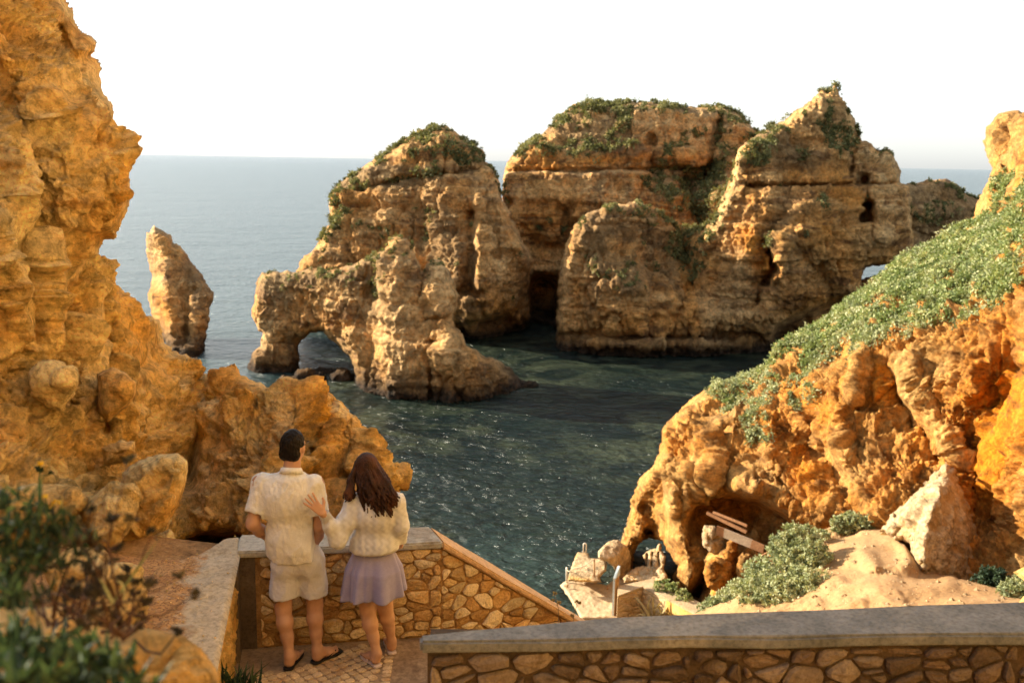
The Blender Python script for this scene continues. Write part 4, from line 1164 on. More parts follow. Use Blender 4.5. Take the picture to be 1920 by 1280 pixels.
# ------------------------------------------------------------------ sandy path mound below
m_sand, nt, bs = new_mat('path_sand'); b = NB(nt)
pos = b.n('ShaderNodeNewGeometry').outputs['Position']
c = b.mix(b.ramp(b.noise(pos, 0.5, 6, 0.65), [(0.38, 0.0), (0.62, 1.0)]), (0.29, 0.16, 0.06), (0.35, 0.21, 0.09))
c = b.mix(b.ramp(b.noise(pos, 2.2, 6, 0.7), [(0.56, 0.0), (0.68, 0.7)]), c, (0.28, 0.14, 0.055))
c = b.mix(1.0, c, b.ramp(b.noise(pos, 9, 5, 0.7), [(0.36, 0.8), (0.5, 1.0), (0.64, 1.12)]), 'MULTIPLY')
b.l(c, bs.inputs['Base Color']); bs.inputs['Roughness'].default_value = 0.95
b.l(b.bump(b.noise(pos, 3.0, 8, 0.7), 1.0, 0.10), bs.inputs['Normal'])
sp = [(1225, 1300), (1300, 1150), (1380, 1120), (1440, 1060), (1500, 1012), (1540, 992), (1580, 983), (1640, 984), (1680, 1005), (1712, 1040), (1730, 1068), (1800, 1084), (1870, 1100), (2100, 1110), (2100, 1300)]
sc_ctrl = [(1580, 985, 37.5), (1640, 990, 36.5), (1540, 1000, 37.0), (1700, 1010, 34.0), (1600, 1040, 33.0), (1720, 1066, 31.2), (1800, 1085, 30.2), (1900, 1110, 28.5), (1650, 1110, 28.5), (1800, 1130, 27), (1500, 1100, 31.5),
           (1400, 1150, 31), (1300, 1160, 34), (1700, 1200, 25), (1500, 1250, 27), (2050, 1150, 26)]
sand = relief(sp, sc_ctrl, 2.6, rnd=(12, .5), edge=(4, 24), disp=[('fbm', 2.5, .30, None, 4), ('fbm', .7, .09, None, 4), ('ridge', 1.6, .16, (1, 1, .5), 5), ('facet', .8, .04)],
              feats=[([(1520, 1030), (1560, 1015), (1600, 1000)], 10, .6), ([(1620, 1030), (1640, 1060)], 14, -.5), ([(1700, 1010), (1705, 1050)], 18, -.7), ([(1560, 1060), (1650, 1080), (1760, 1085)], 12, .35)],
              back=2.0, seed=101)
sand_o = rock_obj('sand_path', sand, m_sand, kind='structure')

# hillside under and behind the viewer: closes the terrain so that sea does not run under the landing
hx, hy = np.meshgrid(np.linspace(-40, 70, 90), np.linspace(-60, 42, 84))
edge_y = np.where(hx < 1.0, 6.0 + 0 * hx, 6.0 + np.clip((hx - 1) * 2.6, 0, 34))
hgt = 17.2 + np.clip(-hy - 3, 0, 60) * .12 + np.clip(-hx - 4, 0, 40) * .2 + fbm(np.stack([hx.ravel() / 6, hy.ravel() / 6, hx.ravel() * 0], -1), 4).reshape(hx.shape) * .9
down = np.clip((hy - edge_y + 4) / 3.0, 0, 1)
hgt = hgt * (1 - down) + down * (-3.0)
hgt = np.where((hx > -2.6) & (hx < 3.5) & (hy > 0) & (hy < 8), np.minimum(hgt, 17.2), hgt)
hgt = np.where((hx > 1.2), np.minimum(hgt, 17.0 - np.clip(hx - 1.2, 0, 4) * .9 - np.clip(hy, 0, 40) * .22), hgt)
idx = np.arange(hx.size).reshape(hx.shape)
Fq = np.stack([idx[:-1, :-1].ravel(), idx[:-1, 1:].ravel(), idx[1:, 1:].ravel(), idx[1:, :-1].ravel()], -1)
link('hillside', mesh_np('hillside', np.stack([hx.ravel(), hy.ravel(), hgt.ravel()], -1), Fq, None, True, m_sand), kind='structure')

# unseen cove cliffs right of and behind the viewer, added to bounce warm sunlight
plan = np.array([(15.5, 25), (12.5, 16), (11, 8), (11, 0), (9, -7), (3, -11), (-5, -13), (-13, -11), (-17, -6)], float)
seg = np.linalg.norm(np.diff(plan, axis=0), axis=1); cum = np.concatenate([[0], np.cumsum(seg)])
tt = np.arange(0, cum[-1], .35); zz = np.arange(6, 42, .35)
px_ = np.interp(tt, cum, plan[:, 0]); py_ = np.interp(tt, cum, plan[:, 1])
T, Z = np.meshgrid(np.arange(len(tt)), zz)
P = np.stack([px_[T], py_[T], Z], -1)
nrm2 = np.stack([np.gradient(py_), -np.gradient(px_)], -1); nrm2 /= np.linalg.norm(nrm2, axis=1, keepdims=True)
inw = np.array([0, 4.0]) - np.stack([px_, py_], -1); nrm2 *= np.sign((nrm2 * inw).sum(1))[:, None]
h = disp_amount(P.reshape(-1, 3), [('fbm', 7, 1.6, None, 3), ('facet', 3, .5), ('ridge', 1.5, .3)]).reshape(T.shape) - (Z - 20) * .12
P[..., 0] += nrm2[T, 0] * h; P[..., 1] += nrm2[T, 1] * h
P[-1, :, 2] -= 0
idx = np.arange(T.size).reshape(T.shape)
Fq = np.stack([idx[:-1, :-1].ravel(), idx[:-1, 1:].ravel(), idx[1:, 1:].ravel(), idx[1:, :-1].ravel()], -1)
link('cliff', mesh_np('cliff', P.reshape(-1, 3), Fq, {'cav': np.full(T.size, .5), 'iron': np.full(T.size, .3)}, True, M_NEAR), kind='structure')

# loose stones on the sandy path
g_ = np.random.default_rng(8)
Cv, Cuv, Cf = sand[0][0], sand[0][3], sand[0][1]
Vp = []; Fp = []
for i in g_.choice(len(Cf), 900, replace=False):
    c = Cv[Cf[i, 0]]; s_ = .03 + .10 * g_.random() ** 3
    n = len(Vp)
    for ax in ((1, 0, 0), (-1, 0, 0), (0, 1, 0), (0, -1, 0), (0, 0, .8), (0, 0, -.6)):
        Vp.append(c + np.array(ax) * s_ * g_.uniform(.6, 1.3))
    for f in ((0, 2, 4), (2, 1, 4), (1, 3, 4), (3, 0, 4), (2, 0, 5), (1, 2, 5), (3, 1, 5), (0, 3, 5)): Fp.append(tuple(n + t for t in f))
link('gravel', mesh_np('gravel', Vp, Fp, {'cav': np.full(len(Vp), .5)}, False, M_PALE), kind='stuff', label='loose stones scattered over the sandy path', cat='gravel')
# ------------------------------------------------------------------ bathing platform far below on the right
def zc_(pts, z): return [(u, v, dsea(u, v, z)) for u, v in pts]
LOWD = [('fbm', 1.2, .10, None, 3), ('ridge', .5, .05, None, 3), ('facet', .8, .05)]
slab = relief([(1050, 1096), (1063, 1088), (1080, 1089), (1108, 1091), (1138, 1096), (1160, 1080), (1180, 1078), (1210, 1082), (1215, 1100), (1170, 1112), (1162, 1180), (1100, 1180), (1070, 1125)],
              zc_([(1055, 1096), (1110, 1095), (1150, 1090), (1100, 1120), (1150, 1150), (1200, 1090)], 1.6), 1.6, rnd=(5, .5), edge=(1.5, 9), disp=LOWD[:2], back=2, seed=111, bstep=8)
rock_obj('bathing_platform', slab, M_SLAB, kind='structure')
blk = relief([(1064, 1088), (1068, 1074), (1074, 1055), (1080, 1040), (1083, 1035), (1102, 1036), (1106, 1045), (1132, 1048), (1138, 1056), (1136, 1070), (1124, 1082), (1128, 1092), (1100, 1091), (1066, 1089)],
             zc_([(1084, 1038), (1110, 1048), (1135, 1052), (1074, 1068), (1110, 1076), (1130, 1070)], 2.7) + [(1070, 1088, dsea(1070, 1075, 2.7)), (1110, 1091, dsea(1110, 1078, 2.7))], 1.4, rnd=(4, .4),
             edge=(1.2, 8), disp=LOWD[:2], back=2, seed=112, bstep=8, marks={'iron': [([(1070, 1084), (1105, 1089)], 5, .9)], 'pale': [([(1100, 1060)], 20, .9)]})
rock_obj('platform_block', blk, M_PALE, label='low flat-topped concrete block with rusty front at the seaward end of the platform', cat='block')
blk2 = relief([(1121, 1046), (1122, 1034), (1132, 1022), (1142, 1014), (1158, 1011), (1178, 1026), (1182, 1040), (1183, 1072), (1170, 1086), (1162, 1084), (1150, 1062), (1140, 1054)],
              zc_([(1125, 1040), (1145, 1018), (1175, 1026), (1150, 1045)], 3.6) + [(1160, 1070, 46.2), (1180, 1070, 47.0), (1180, 1040, 47.2)], 1.4, rnd=(5, .5), edge=(1.5, 8), disp=LOWD, back=2.5, seed=113, bstep=8)
rock_obj('platform_block', blk2, M_PALE, label='large squared pale rock at the foot of the cliff beside the platform block', cat='block')
rub = relief([(1168, 1082), (1180, 1070), (1196, 1062), (1212, 1060), (1208, 1048), (1205, 1040), (1212, 1032), (1222, 1030), (1230, 1028), (1236, 1016), (1240, 1020), (1240, 1032), (1248, 1044), (1246, 1058), (1244, 1066), (1252, 1082), (1246, 1092), (1200, 1090), (1170, 1092)],
             [(1200, 1080, 45), (1225, 1045, 46.5), (1240, 1085, 44), (1175, 1088, 44.6), (1235, 1020, 47)], 1.3, rnd=(6, .5), edge=(2, 6),
             feats=[([(1214, 1040), (1212, 1060)], 2, .6), ([(1224, 1036), (1222, 1060)], 2, .6), ([(1235, 1036), (1236, 1060)], 2, .6)], disp=[('facet', .45, .16), ('ridge', .3, .12), ('fbm', .2, .05)], back=1, seed=114, bstep=6)
rock_obj('boulder', rub, M_PALE, label='twisted pale rock with rubble at its foot, standing in the small cliff opening', cat='boulder')

# path walls with light tops beside the platform
M_PW = plain_mat('path_wall_stone', (0.46, 0.30, 0.15), (0.56, 0.40, 0.22), 1.2, 0.92, 0.05, c3=(0.34, 0.19, 0.08))
ZW = 3.0
pa, pb_, pc, pd = [Vector(at_z(u, v, ZW)) for u, v in ((1158, 1116), (1205, 1098), (1249, 1120), (1330, 1162))]
pw = wall_root('path_wall', (pb_.x, pb_.y, ZW - 2), 'zigzag path wall of coursed stone with a pale flat top beside the bathing platform', 'wall')
off = Vector((0.1, 0.95, 0)); off2 = Vector((.5, .8, 0))
part(prism('wall_core', [pa[:2], pb_[:2], (pb_ + off2)[:2], (pa + off)[:2]], ZW - 2.6, M_PW, zt=ZW - .1), pw)
part(prism('wall_core', [pb_[:2], pc[:2], (pc + off2)[:2], (pb_ + off2 * 1.01)[:2]], ZW - 2.6, M_PW, zt=ZW - .1), pw)
part(prism('wall_core', [pc[:2], pd[:2], (pd + off2)[:2], (pc + off2 * 1.01)[:2]], ZW - 2.6, M_YEL, zt=ZW - .1), pw)
ovn = Vector((0, -.05, 0))
part(prism('wall_top', [(pa + ovn)[:2], (pb_ + ovn)[:2], (pc + ovn)[:2], (pd + ovn)[:2], (pd + off2 * 1.1)[:2], (pc + off2 * 1.1)[:2], (pb_ + off2 * 1.1)[:2], (pa + off * 1.1)[:2]], ZW - .1, M_SLAB, bev=.02, zt=ZW), pw)
for (q0, q1, sd) in ((pa, pb_, 31), (pb_, pc, 32)):
    L = (Vector(q1[:2]) - Vector(q0[:2])).length; dx, dy = (q1.x - q0.x) / L, (q1.y - q0.y) / L
    stone_face(pw, (q0.x, q0.y, ZW - 2.0), (q1.x, q1.y, ZW - 2.0), [(0.02, 0), (L - .02, 0), (L - .02, 1.86), (0.02, 1.86)], Vector((dy, -dx, 0)), .62, .26, .025, .05, [M_PW], sd, .01)

# tall narrow board beside the platform, seen almost edge on
M_ALU = plain_mat('pale_metal_edge', (0.42, 0.50, 0.52), (0.55, 0.60, 0.60), 2.0, 0.5, 0.002)
M_WD = plain_mat('weathered_board', (0.48, 0.29, 0.12), (0.58, 0.38, 0.19), 3.0, 0.8, 0.01, c3=(0.34, 0.18, 0.07))
yb = 42.6
p0 = Vector(at_y(1147, 1152, yb)); p1 = Vector(at_y(1151, 1085, yb)); zt_b = p1.z
bx = p0.x
bd = wall_root('notice_board', (bx, yb, p0.z - .3), 'tall narrow board with pale blue metal edge standing beside the platform path', 'board')
zb = p0.z - .3
part(prism('edge_frame', [(bx, yb), (bx + .09, yb - .03), (bx + .10, yb + .02), (bx + .02, yb + .05)], zb, M_ALU, zt=[zt_b, zt_b + .02, zt_b + .05, zt_b + .03]), bd)
h2 = float(at_y(1160, 1062, yb + .5)[2])
part(prism('board_panel', [(bx + .10, yb + .0), (bx + .33, yb + .45), (bx + .28, yb + .5), (bx + .05, yb + .05)], zb, M_WD, zt=[zt_b, h2, h2, zt_b]), bd)
part(prism('top_rim', [(bx, yb - .02), (bx + .11, yb - .03), (bx + .36, yb + .47), (bx + .24, yb + .52)], zt_b, M_ALU, zt=[zt_b + .05, zt_b + .05, h2 + .05, h2 + .05]), bd)


def tube(name, pts, r, mat, n=6, parent=None, closed=False, radii=None, **kw):
    P = [Vector(p) for p in pts]; V = []; F = []
    up = Vector((0.13, 0.21, 1)).normalized()
    for i, p in enumerate(P):
        d = ((P[min(i + 1, len(P) - 1)] - P[max(i - 1, 0)])).normalized()
        a = d.cross(up)
        if a.length < .05: a = d.cross(Vector((1, 0, 0)))
        a.normalize(); c = d.cross(a)
        rr_ = radii[i] if radii else r
        for k in range(n):
            t = 2 * math.pi * k / n
            V.append(tuple(p + (a * math.cos(t) + c * math.sin(t)) * rr_))
    for i in range(len(P) - 1):
        for k in range(n):
            F.append((i * n + k, i * n + (k + 1) % n, (i + 1) * n + (k + 1) % n, (i + 1) * n + k))
    F.append(tuple(range(n))[::-1]); F.append(tuple((len(P) - 1) * n + k for k in range(n)))
    me = bpy.data.meshes.new(name); me.from_pydata(V, [], F)
    for p in me.polygons: p.use_smooth = True
    me.materials.append(mat)
    return link(name, me, parent=parent, **kw)


M_RAIL = plain_mat('white_painted_rail', (0.66, 0.62, 0.54), (0.74, 0.70, 0.62), 4.0, 0.5, 0.001)
M_RUST = plain_mat('rusty_steel', (0.30, 0.15, 0.06), (0.40, 0.22, 0.09), 6.0, 0.7, 0.002)
M_ROPE = plain_mat('old_rope', (0.40, 0.32, 0.22), (0.50, 0.42, 0.30), 6.0, 0.9, 0.002)
def arc_pts(u0, u1, vb, vt, y):
    a = Vector(at_y(u0, vb, y)); c = Vector(at_y(u1, vb, y)); tz = float(at_y(u0, vt, y)[2])
    r = (c - a).length / 2; mid = (a + c) / 2; pts = [a]
    for k in range(9):
        t = math.pi * (1 - k / 8)
        pts.append(Vector((mid.x + math.cos(t) * r, mid.y, tz - r + math.sin(t) * r)))
    return pts + [c]
yl = dsea(1095, 1036, 2.7) + .15
lo = tube('ladder_rail', arc_pts(1093.5, 1098.5, 1040, 1018, yl), .035, M_RAIL, label='bent white ladder rail at the seaward end of the platform block', cat='ladder rail'); recentre(lo)
yp = dsea(1062, 1089, 1.7) + .1
pst = tube('rail_post', [at_y(1062.3, 1091, yp), at_y(1062.5, 1066, yp), at_y(1062.8, 1063.5, yp)], .055, M_RAIL, label='white post standing at the left edge of the platform', cat='post'); recentre(pst)
pl2 = tube('rail_post', [at_y(1114.5, 1081, dsea(1114, 1078, 2.7)), at_y(1114.5, 1047, dsea(1114, 1078, 2.7)), ], .04, M_RUST, label='thin rusty post on top of the platform block', cat='post'); recentre(pl2)
def sag(a, c, s, n=8):
    a, c = Vector(a), Vector(c)
    return [a.lerp(c, i / n) - Vector((0, 0, s * math.sin(math.pi * i / n))) for i in range(n + 1)]
ytop = dsea(1114, 1078, 2.7)
rp = tube('rope', sag(at_y(1063, 1068, yp), at_y(1073, 1066, ytop), .1) + sag(at_y(1073, 1066, ytop), at_y(1114, 1047.5, ytop), .12)[1:], .022, M_ROPE, label='rope strung from the white post to the rusty post on the platform', cat='rope'); recentre(rp)
low = []
for (u, v) in ((1139, 1100), (1064, 1096)):
    y_ = dsea(u, v + 4, 1.65)
    q = tube('mooring_pin', [at_y(u, v + 4, y_), at_y(u, v - 1, y_)], .05, M_RUST, n=6, label='short dark pin in the platform near the ' + ('narrow board' if u > 1100 else 'white post'), cat='pin'); recentre(q)

# planks and boards leaning under the overhang
def plank(pts, d0, d1, thick, mat, label, name='plank'):
    """pts: four outline corners, near-left, near-right, far-right, far-left in the photograph"""
    ds = (d0, d1, d1, d0)
    Q = [Vector(at_y(u, v, d)) for (u, v), d in zip(pts, ds)]
    n = (Q[1] - Q[0]).cross(Q[3] - Q[0]).normalized()
    if n.y < 0: n = -n
    V = [tuple(q) for q in Q] + [tuple(q + n * thick) for q in Q]
    F = [(0, 1, 2, 3), (7, 6, 5, 4), (0, 4, 5, 1), (1, 5, 6, 2), (2, 6, 7, 3), (3, 7, 4, 0)]
    me = bpy.data.meshes.new(name); me.from_pydata(V, [], F); me.materials.append(mat); me.update()
    o = link(name, me, label=label, cat='plank', group='planks under the right overhang'); recentre(o)
M_PLK = plain_mat('brown_plank', (0.26, 0.125, 0.055), (0.34, 0.17, 0.08), 2.0, 0.8, 0.01)
M_PLK2 = plain_mat('grey_board', (0.30, 0.21, 0.14), (0.38, 0.28, 0.19), 2.0, 0.8, 0.01)
plank([(1324, 964), (1398, 1000), (1400, 995), (1325, 959)], 42.0, 41.0, .1, M_PLK, 'narrow brown plank, uppermost under the overhang')
plank([(1336, 962), (1400, 988), (1400, 983), (1337, 958)], 42.6, 41.6, .08, M_PLK, 'narrow brown plank lying just behind the uppermost one under the overhang')
plank([(1343, 1002), (1356, 1008), (1358, 991), (1344, 986)], 41.4, 41.3, .1, M_PLK, 'short brown board end at the upper left of the wide grey board')
plank([(1356, 1007), (1406, 1027), (1410, 1012), (1358, 991)], 41.2, 40.6, .1, M_PLK2, 'wide grey board leaning over the boulders under the overhang')
plank([(1406, 1027), (1430, 1037), (1433, 1022), (1410, 1012)], 40.55, 40.3, .1, M_PLK, 'wide orange-brown board at the lower right end of the grey board')
plank([(1426, 1047), (1478, 1018), (1478, 1014), (1426, 1042)], 39.6, 39.4, .08, M_PLK, 'long reddish bar sloping up to the right beside the planks')
# ------------------------------------------------------------------ vegetation
def leaf_mat(name, c1, c2, c3):
    m, nt, bs = new_mat(name); b = NB(nt)
    v = b.attr('var')
    col = b.ramp(v, [(0.0, c1), (0.5, c2), (1.0, c3)])
    b.l(col, bs.inputs['Base Color']); bs.inputs['Roughness'].default_value = 0.7
    bs.inputs['Specular IOR Level'].default_value = 0.25
    tr = b.n('ShaderNodeBsdfTranslucent'); b.l(b.mix(1.0, col, (1.0, 1.0, .6), 'MULTIPLY'), tr.inputs['Color'])
    mx = b.n('ShaderNodeMixShader'); mx.inputs[0].default_value = 0.28
    b.l(bs.outputs[0], mx.inputs[1]); b.l(tr.outputs[0], mx.inputs[2])
    b.l(mx.outputs[0], nt.nodes['Material Output'].inputs['Surface'])
    return m


M_SCRUB = leaf_mat('far_scrub_leaf', (0.07, 0.075, 0.028), (0.16, 0.16, 0.06), (0.32, 0.30, 0.13))
M_SLOPE = leaf_mat('slope_scrub_leaf', (0.08, 0.12, 0.045), (0.23, 0.285, 0.105), (0.48, 0.47, 0.24))
M_GREY = leaf_mat('silvery_shrub_leaf', (0.13, 0.16, 0.08), (0.30, 0.33, 0.17), (0.50, 0.49, 0.29))
M_DRY = leaf_mat('dry_grass', (0.22, 0.15, 0.06), (0.38, 0.28, 0.12), (0.50, 0.40, 0.20))
M_DARKL = leaf_mat('foreground_leaf', (0.012, 0.026, 0.018), (0.028, 0.052, 0.028), (0.065, 0.10, 0.045))
M_TWIG = plain_mat('dark_twig', (0.07, 0.035, 0.022), (0.13, 0.07, 0.04), 30.0, 0.85, 0.002)


def leaves(C, Nn, R, n, size, g, var_c=None, up=0.35, long_=1.7):
    """leaf quads round clump centres; returns V, F, var"""
    C = np.asarray(C, float); k = len(C); R = np.broadcast_to(np.asarray(R, float), (k,))
    tot = k * n
    ci = np.repeat(np.arange(k), n)
    d = g.normal(size=(tot, 3)); d /= np.linalg.norm(d, axis=1, keepdims=True)
    nn = np.asarray(Nn, float)[ci] * .7 + np.array([0, 0, up])
    d = d + nn * .8
    d /= np.linalg.norm(d, axis=1, keepdims=True)
    rad = R[ci] * (0.35 + 0.65 * g.random(tot) ** .6)
    # uneven clump outline
    lob = 0.75 + 0.5 * vnoise(d * 1.7 + ci[:, None] * 3.1, 9)
    P = C[ci] + d * (rad * lob)[:, None]
    a = d + g.normal(size=(tot, 3)) * .8; a /= np.linalg.norm(a, axis=1, keepdims=True)
    b_ = np.cross(a, g.normal(size=(tot, 3))); b_ /= np.linalg.norm(b_, axis=1, keepdims=True) + 1e-9
    s = size * (0.6 + 0.8 * g.random(tot))
    A = a * (s * long_ / 2)[:, None]; B = b_ * (s / 2)[:, None]
    V = np.stack([P - A * .6, P + B, P + A * 1.4, P - B], 1).reshape(-1, 3)
    F = np.arange(tot * 4).reshape(-1, 4)
    vc = g.random(k) if var_c is None else np.asarray(var_c)
    var = np.clip(vc[ci] * .75 + .3 * g.random(tot) - .02, 0, 1)
    return V, F, np.repeat(var, 4)


def px_pick(src, polys, n, g, noise_scale=3.0, thr=-1.0, updir=None):
    """random spots on sculpted rock fronts inside the given outlines"""
    outP = []; outN = []
    for (V, (U, Vv), F) in src:
        m = np.zeros(len(U), bool)
        for pl in polys: m |= poly_sd(U, Vv, pl) < 0
        f = F[m[F[:, 0]]]
        if not len(f): continue
        a = V[f[:, 1]] - V[f[:, 0]]; c = V[f[:, 3]] - V[f[:, 0]]
        nrm = np.cross(a, c); ar = np.linalg.norm(nrm, axis=1); nrm /= ar[:, None] + 1e-12
        cen = V[f].mean(1)
        s = np.sign((nrm * (np.array([0, 0, CAMZ]) - cen)).sum(1)); nrm *= s[:, None]
        w = ar.copy()
        if thr > -1:
            w *= (fbm(cen / noise_scale, 3, seed=77) > thr)
        if updir is not None: w *= np.clip(nrm[:, 2] - updir, 0, 1)
        if w.sum() == 0: continue
        i = g.choice(len(f), n, p=w / w.sum())
        outP.append(cen[i]); outN.append(nrm[i])
    return np.concatenate(outP), np.concatenate(outN)


def stuff(name, V, F, var, mat, label, cat):
    o = link(name, mesh_np(name, V, F, {'var': var}, True, mat), label=label, cat=cat, kind='stuff')
    return o


g = np.random.default_rng(21)
def scrub_on(src, specs, mat, label, seed):
    g = np.random.default_rng(seed)
    Vs, Fs, vs, n0 = [], [], [], 0
    for (polys, n, R, per, sz, thr, upd, ns) in specs:
        C, N = px_pick(src, polys, n, g, ns, thr, upd)
        rad = R * (.5 + g.random(len(C)))
        V, F, va = leaves(C, N, rad, per, sz, g, var_c=np.clip(.5 + .5 * fbm(C / (R * 5), 2, seed=5) + .25 * g.normal(size=len(C)), 0, 1))
        Vs.append(V); Fs.append(F + n0); vs.append(va); n0 += len(V)
    stuff('scrub', np.concatenate(Vs), np.concatenate(Fs), np.concatenate(vs), mat, label, 'scrub')


scrub_on(UVW['stackb'], [
    ([[(610, 400), (620, 350), (660, 318), (700, 290), (760, 255), (830, 226), (915, 275), (915, 300), (800, 330), (700, 345), (650, 375)]], 315, 0.54, 30, 0.177, 0.08, None, 3.0),
    ([[(780, 270), (800, 228), (850, 228), (890, 270), (860, 300), (800, 290)]], 82, 0.50, 30, 0.177, -0.10, None, 3.0),
    ([[(590, 470), (618, 405), (650, 385), (665, 400), (620, 450), (600, 490)]], 90, 0.50, 30, 0.163, -0.10, None, 3.0),
    ([[(560, 500), (620, 380), (990, 380), (990, 560), (860, 560)]], 67, 0.43, 26, 0.163, 0.38, None, 3.0),
    ([[(900, 280), (915, 290), (945, 380), (925, 360)]], 22, 0.43, 26, 0.163, -0.10, None, 3.0)], M_SCRUB, 'dark green scrub along the crest and ledges of the big stack behind the arch', 31)
scrub_on(UVW['arch'], [
    ([[(700, 560), (690, 500), (700, 470), (740, 440), (775, 460), (765, 480), (730, 500), (725, 560)]], 45, 0.36, 26, 0.129, -0.10, None, 2.0),
    ([[(480, 540), (490, 505), (660, 490), (720, 460), (700, 530), (560, 540)]], 82, 0.32, 26, 0.116, 0.12, None, 2.0),
    ([[(790, 505), (815, 480), (835, 495), (800, 520)]], 12, 0.29, 26, 0.116, -0.90, None, 2.0)], M_SCRUB, 'small dark green tufts on top of the rock arch', 32)
scrub_on(UVW['mesa'], [
    ([[(950, 300), (1000, 255), (1060, 205), (1085, 190), (1180, 190), (1190, 280), (1120, 300), (1040, 290), (990, 300)]], 465, 0.61, 32, 0.184, -0.02, None, 4.0),
    ([[(1090, 185), (1400, 190), (1425, 260), (1400, 270), (1350, 215), (1090, 215)]], 247, 0.58, 32, 0.184, -0.10, None, 4.0),
    ([[(1200, 330), (1260, 310), (1330, 300), (1390, 290), (1370, 380), (1320, 420), (1260, 390), (1220, 350)]], 390, 0.65, 32, 0.197, -0.15, None, 4.0),
    ([[(1150, 270), (1380, 230), (1400, 290), (1230, 310)]], 90, 0.50, 28, 0.177, 0.20, None, 4.0),
    ([[(945, 340), (1200, 340), (1060, 470), (960, 470)]], 37, 0.43, 26, 0.163, 0.40, None, 3.0)], M_SCRUB, 'green and dark scrub on the top and the hanging hollow of the flat-topped stack', 33)
scrub_on(UVW['peak'], [
    ([[(1380, 300), (1410, 255), (1480, 215), (1530, 175), (1565, 155), (1590, 200), (1610, 250), (1600, 290), (1500, 300), (1420, 320)]], 322, 0.50, 30, 0.163, 0.10, None, 3.0),
    ([[(1075, 425), (1140, 376), (1200, 372), (1250, 395), (1250, 410), (1140, 400), (1090, 430)]], 90, 0.40, 26, 0.136, -0.05, None, 3.0),
    ([[(1245, 400), (1310, 420), (1350, 395), (1330, 450), (1310, 530), (1290, 540), (1270, 500), (1250, 470)]], 195, 0.58, 32, 0.177, -0.20, None, 3.0),
    ([[(1330, 440), (1380, 290), (1395, 300), (1350, 440)]], 45, 0.36, 26, 0.136, 0.00, None, 3.0),
    ([[(1060, 420), (1240, 410), (1240, 560), (1100, 560)]], 67, 0.43, 26, 0.150, 0.28, None, 3.0),
    ([[(1380, 320), (1640, 320), (1600, 480), (1420, 520)]], 52, 0.43, 26, 0.150, 0.38, None, 3.0),
    ([[(1640, 280), (1680, 275), (1680, 290), (1640, 292)]], 15, 0.36, 26, 0.136, -0.90, None, 3.0)], M_SCRUB, 'scrub tufts on the pointed stack and in the notch beside its shoulder', 34)
scrub_on(UVW['arm'], [([[(1690, 345), (1740, 335), (1835, 365), (1845, 400), (1700, 420)]], 112, 0.43, 28, 0.163, 0.10, None, 3.0)], M_SCRUB, 'dark scrub on the low arm of the pointed stack', 35)
# slope on the right
SL = [(1330, 745), (1345, 708), (1400, 698), (1440, 685), (1455, 638), (1510, 618), (1550, 596), (1600, 558), (1690, 486), (1790, 426), (1860, 395), (1880, 330), (1930, 320), (1930, 560),
      (1860, 590), (1780, 600), (1700, 630), (1640, 650), (1600, 640), (1560, 660), (1500, 720), (1470, 700), (1440, 740), (1400, 760)]
scrub_on(UVW['cr'], [
    ([[(1455, 660), (1510, 618), (1550, 596), (1600, 558), (1690, 486), (1790, 426), (1870, 395), (1930, 400), (1930, 540), (1860, 560), (1780, 590), (1700, 610), (1640, 640), (1580, 640), (1500, 690)]], 2300, 0.30, 35, 0.086, -.06, None, 1.8),
    ([[(1870, 420), (1875, 340), (1930, 320), (1930, 430)]], 200, 0.26, 35, 0.079, -.1, None, 2.0),
    ([[(1690, 500), (1790, 430), (1930, 400), (1930, 540), (1800, 560), (1700, 580)], [(1455, 670), (1520, 620), (1600, 565), (1640, 600), (1560, 650), (1480, 690)]], 46, .50, 150, .085, -1, None, 2.0),
    ([SL], 800, 0.24, 33, 0.079, 0.0, None, 2.0)], M_SLOPE, 'bright green scrub covering the slope of the right cliff', 36)
scrub_on(UVW['cr'], [
    ([[(1455, 660), (1510, 618), (1690, 486), (1790, 426), (1930, 400), (1930, 560), (1860, 600), (1700, 640), (1600, 660), (1500, 720)]], 650, 0.40, 35, 0.086, .08, None, 1.6),
    ([[(1325, 740), (1345, 705), (1395, 705), (1440, 690), (1470, 740), (1440, 770), (1360, 770)]], 260, 0.30, 35, 0.079, -.1, None, 1.6),
    ([[(1480, 700), (1510, 690), (1530, 740), (1500, 790), (1480, 760)], [(1600, 610), (1650, 620), (1640, 660), (1600, 650)], [(1400, 800), (1430, 760), (1450, 830), (1410, 840)]], 160, 0.29, 35, 0.079, -.1, None, 1.6)],
    M_GREY, 'silvery cushions of scrub among the green of the right slope', 37)

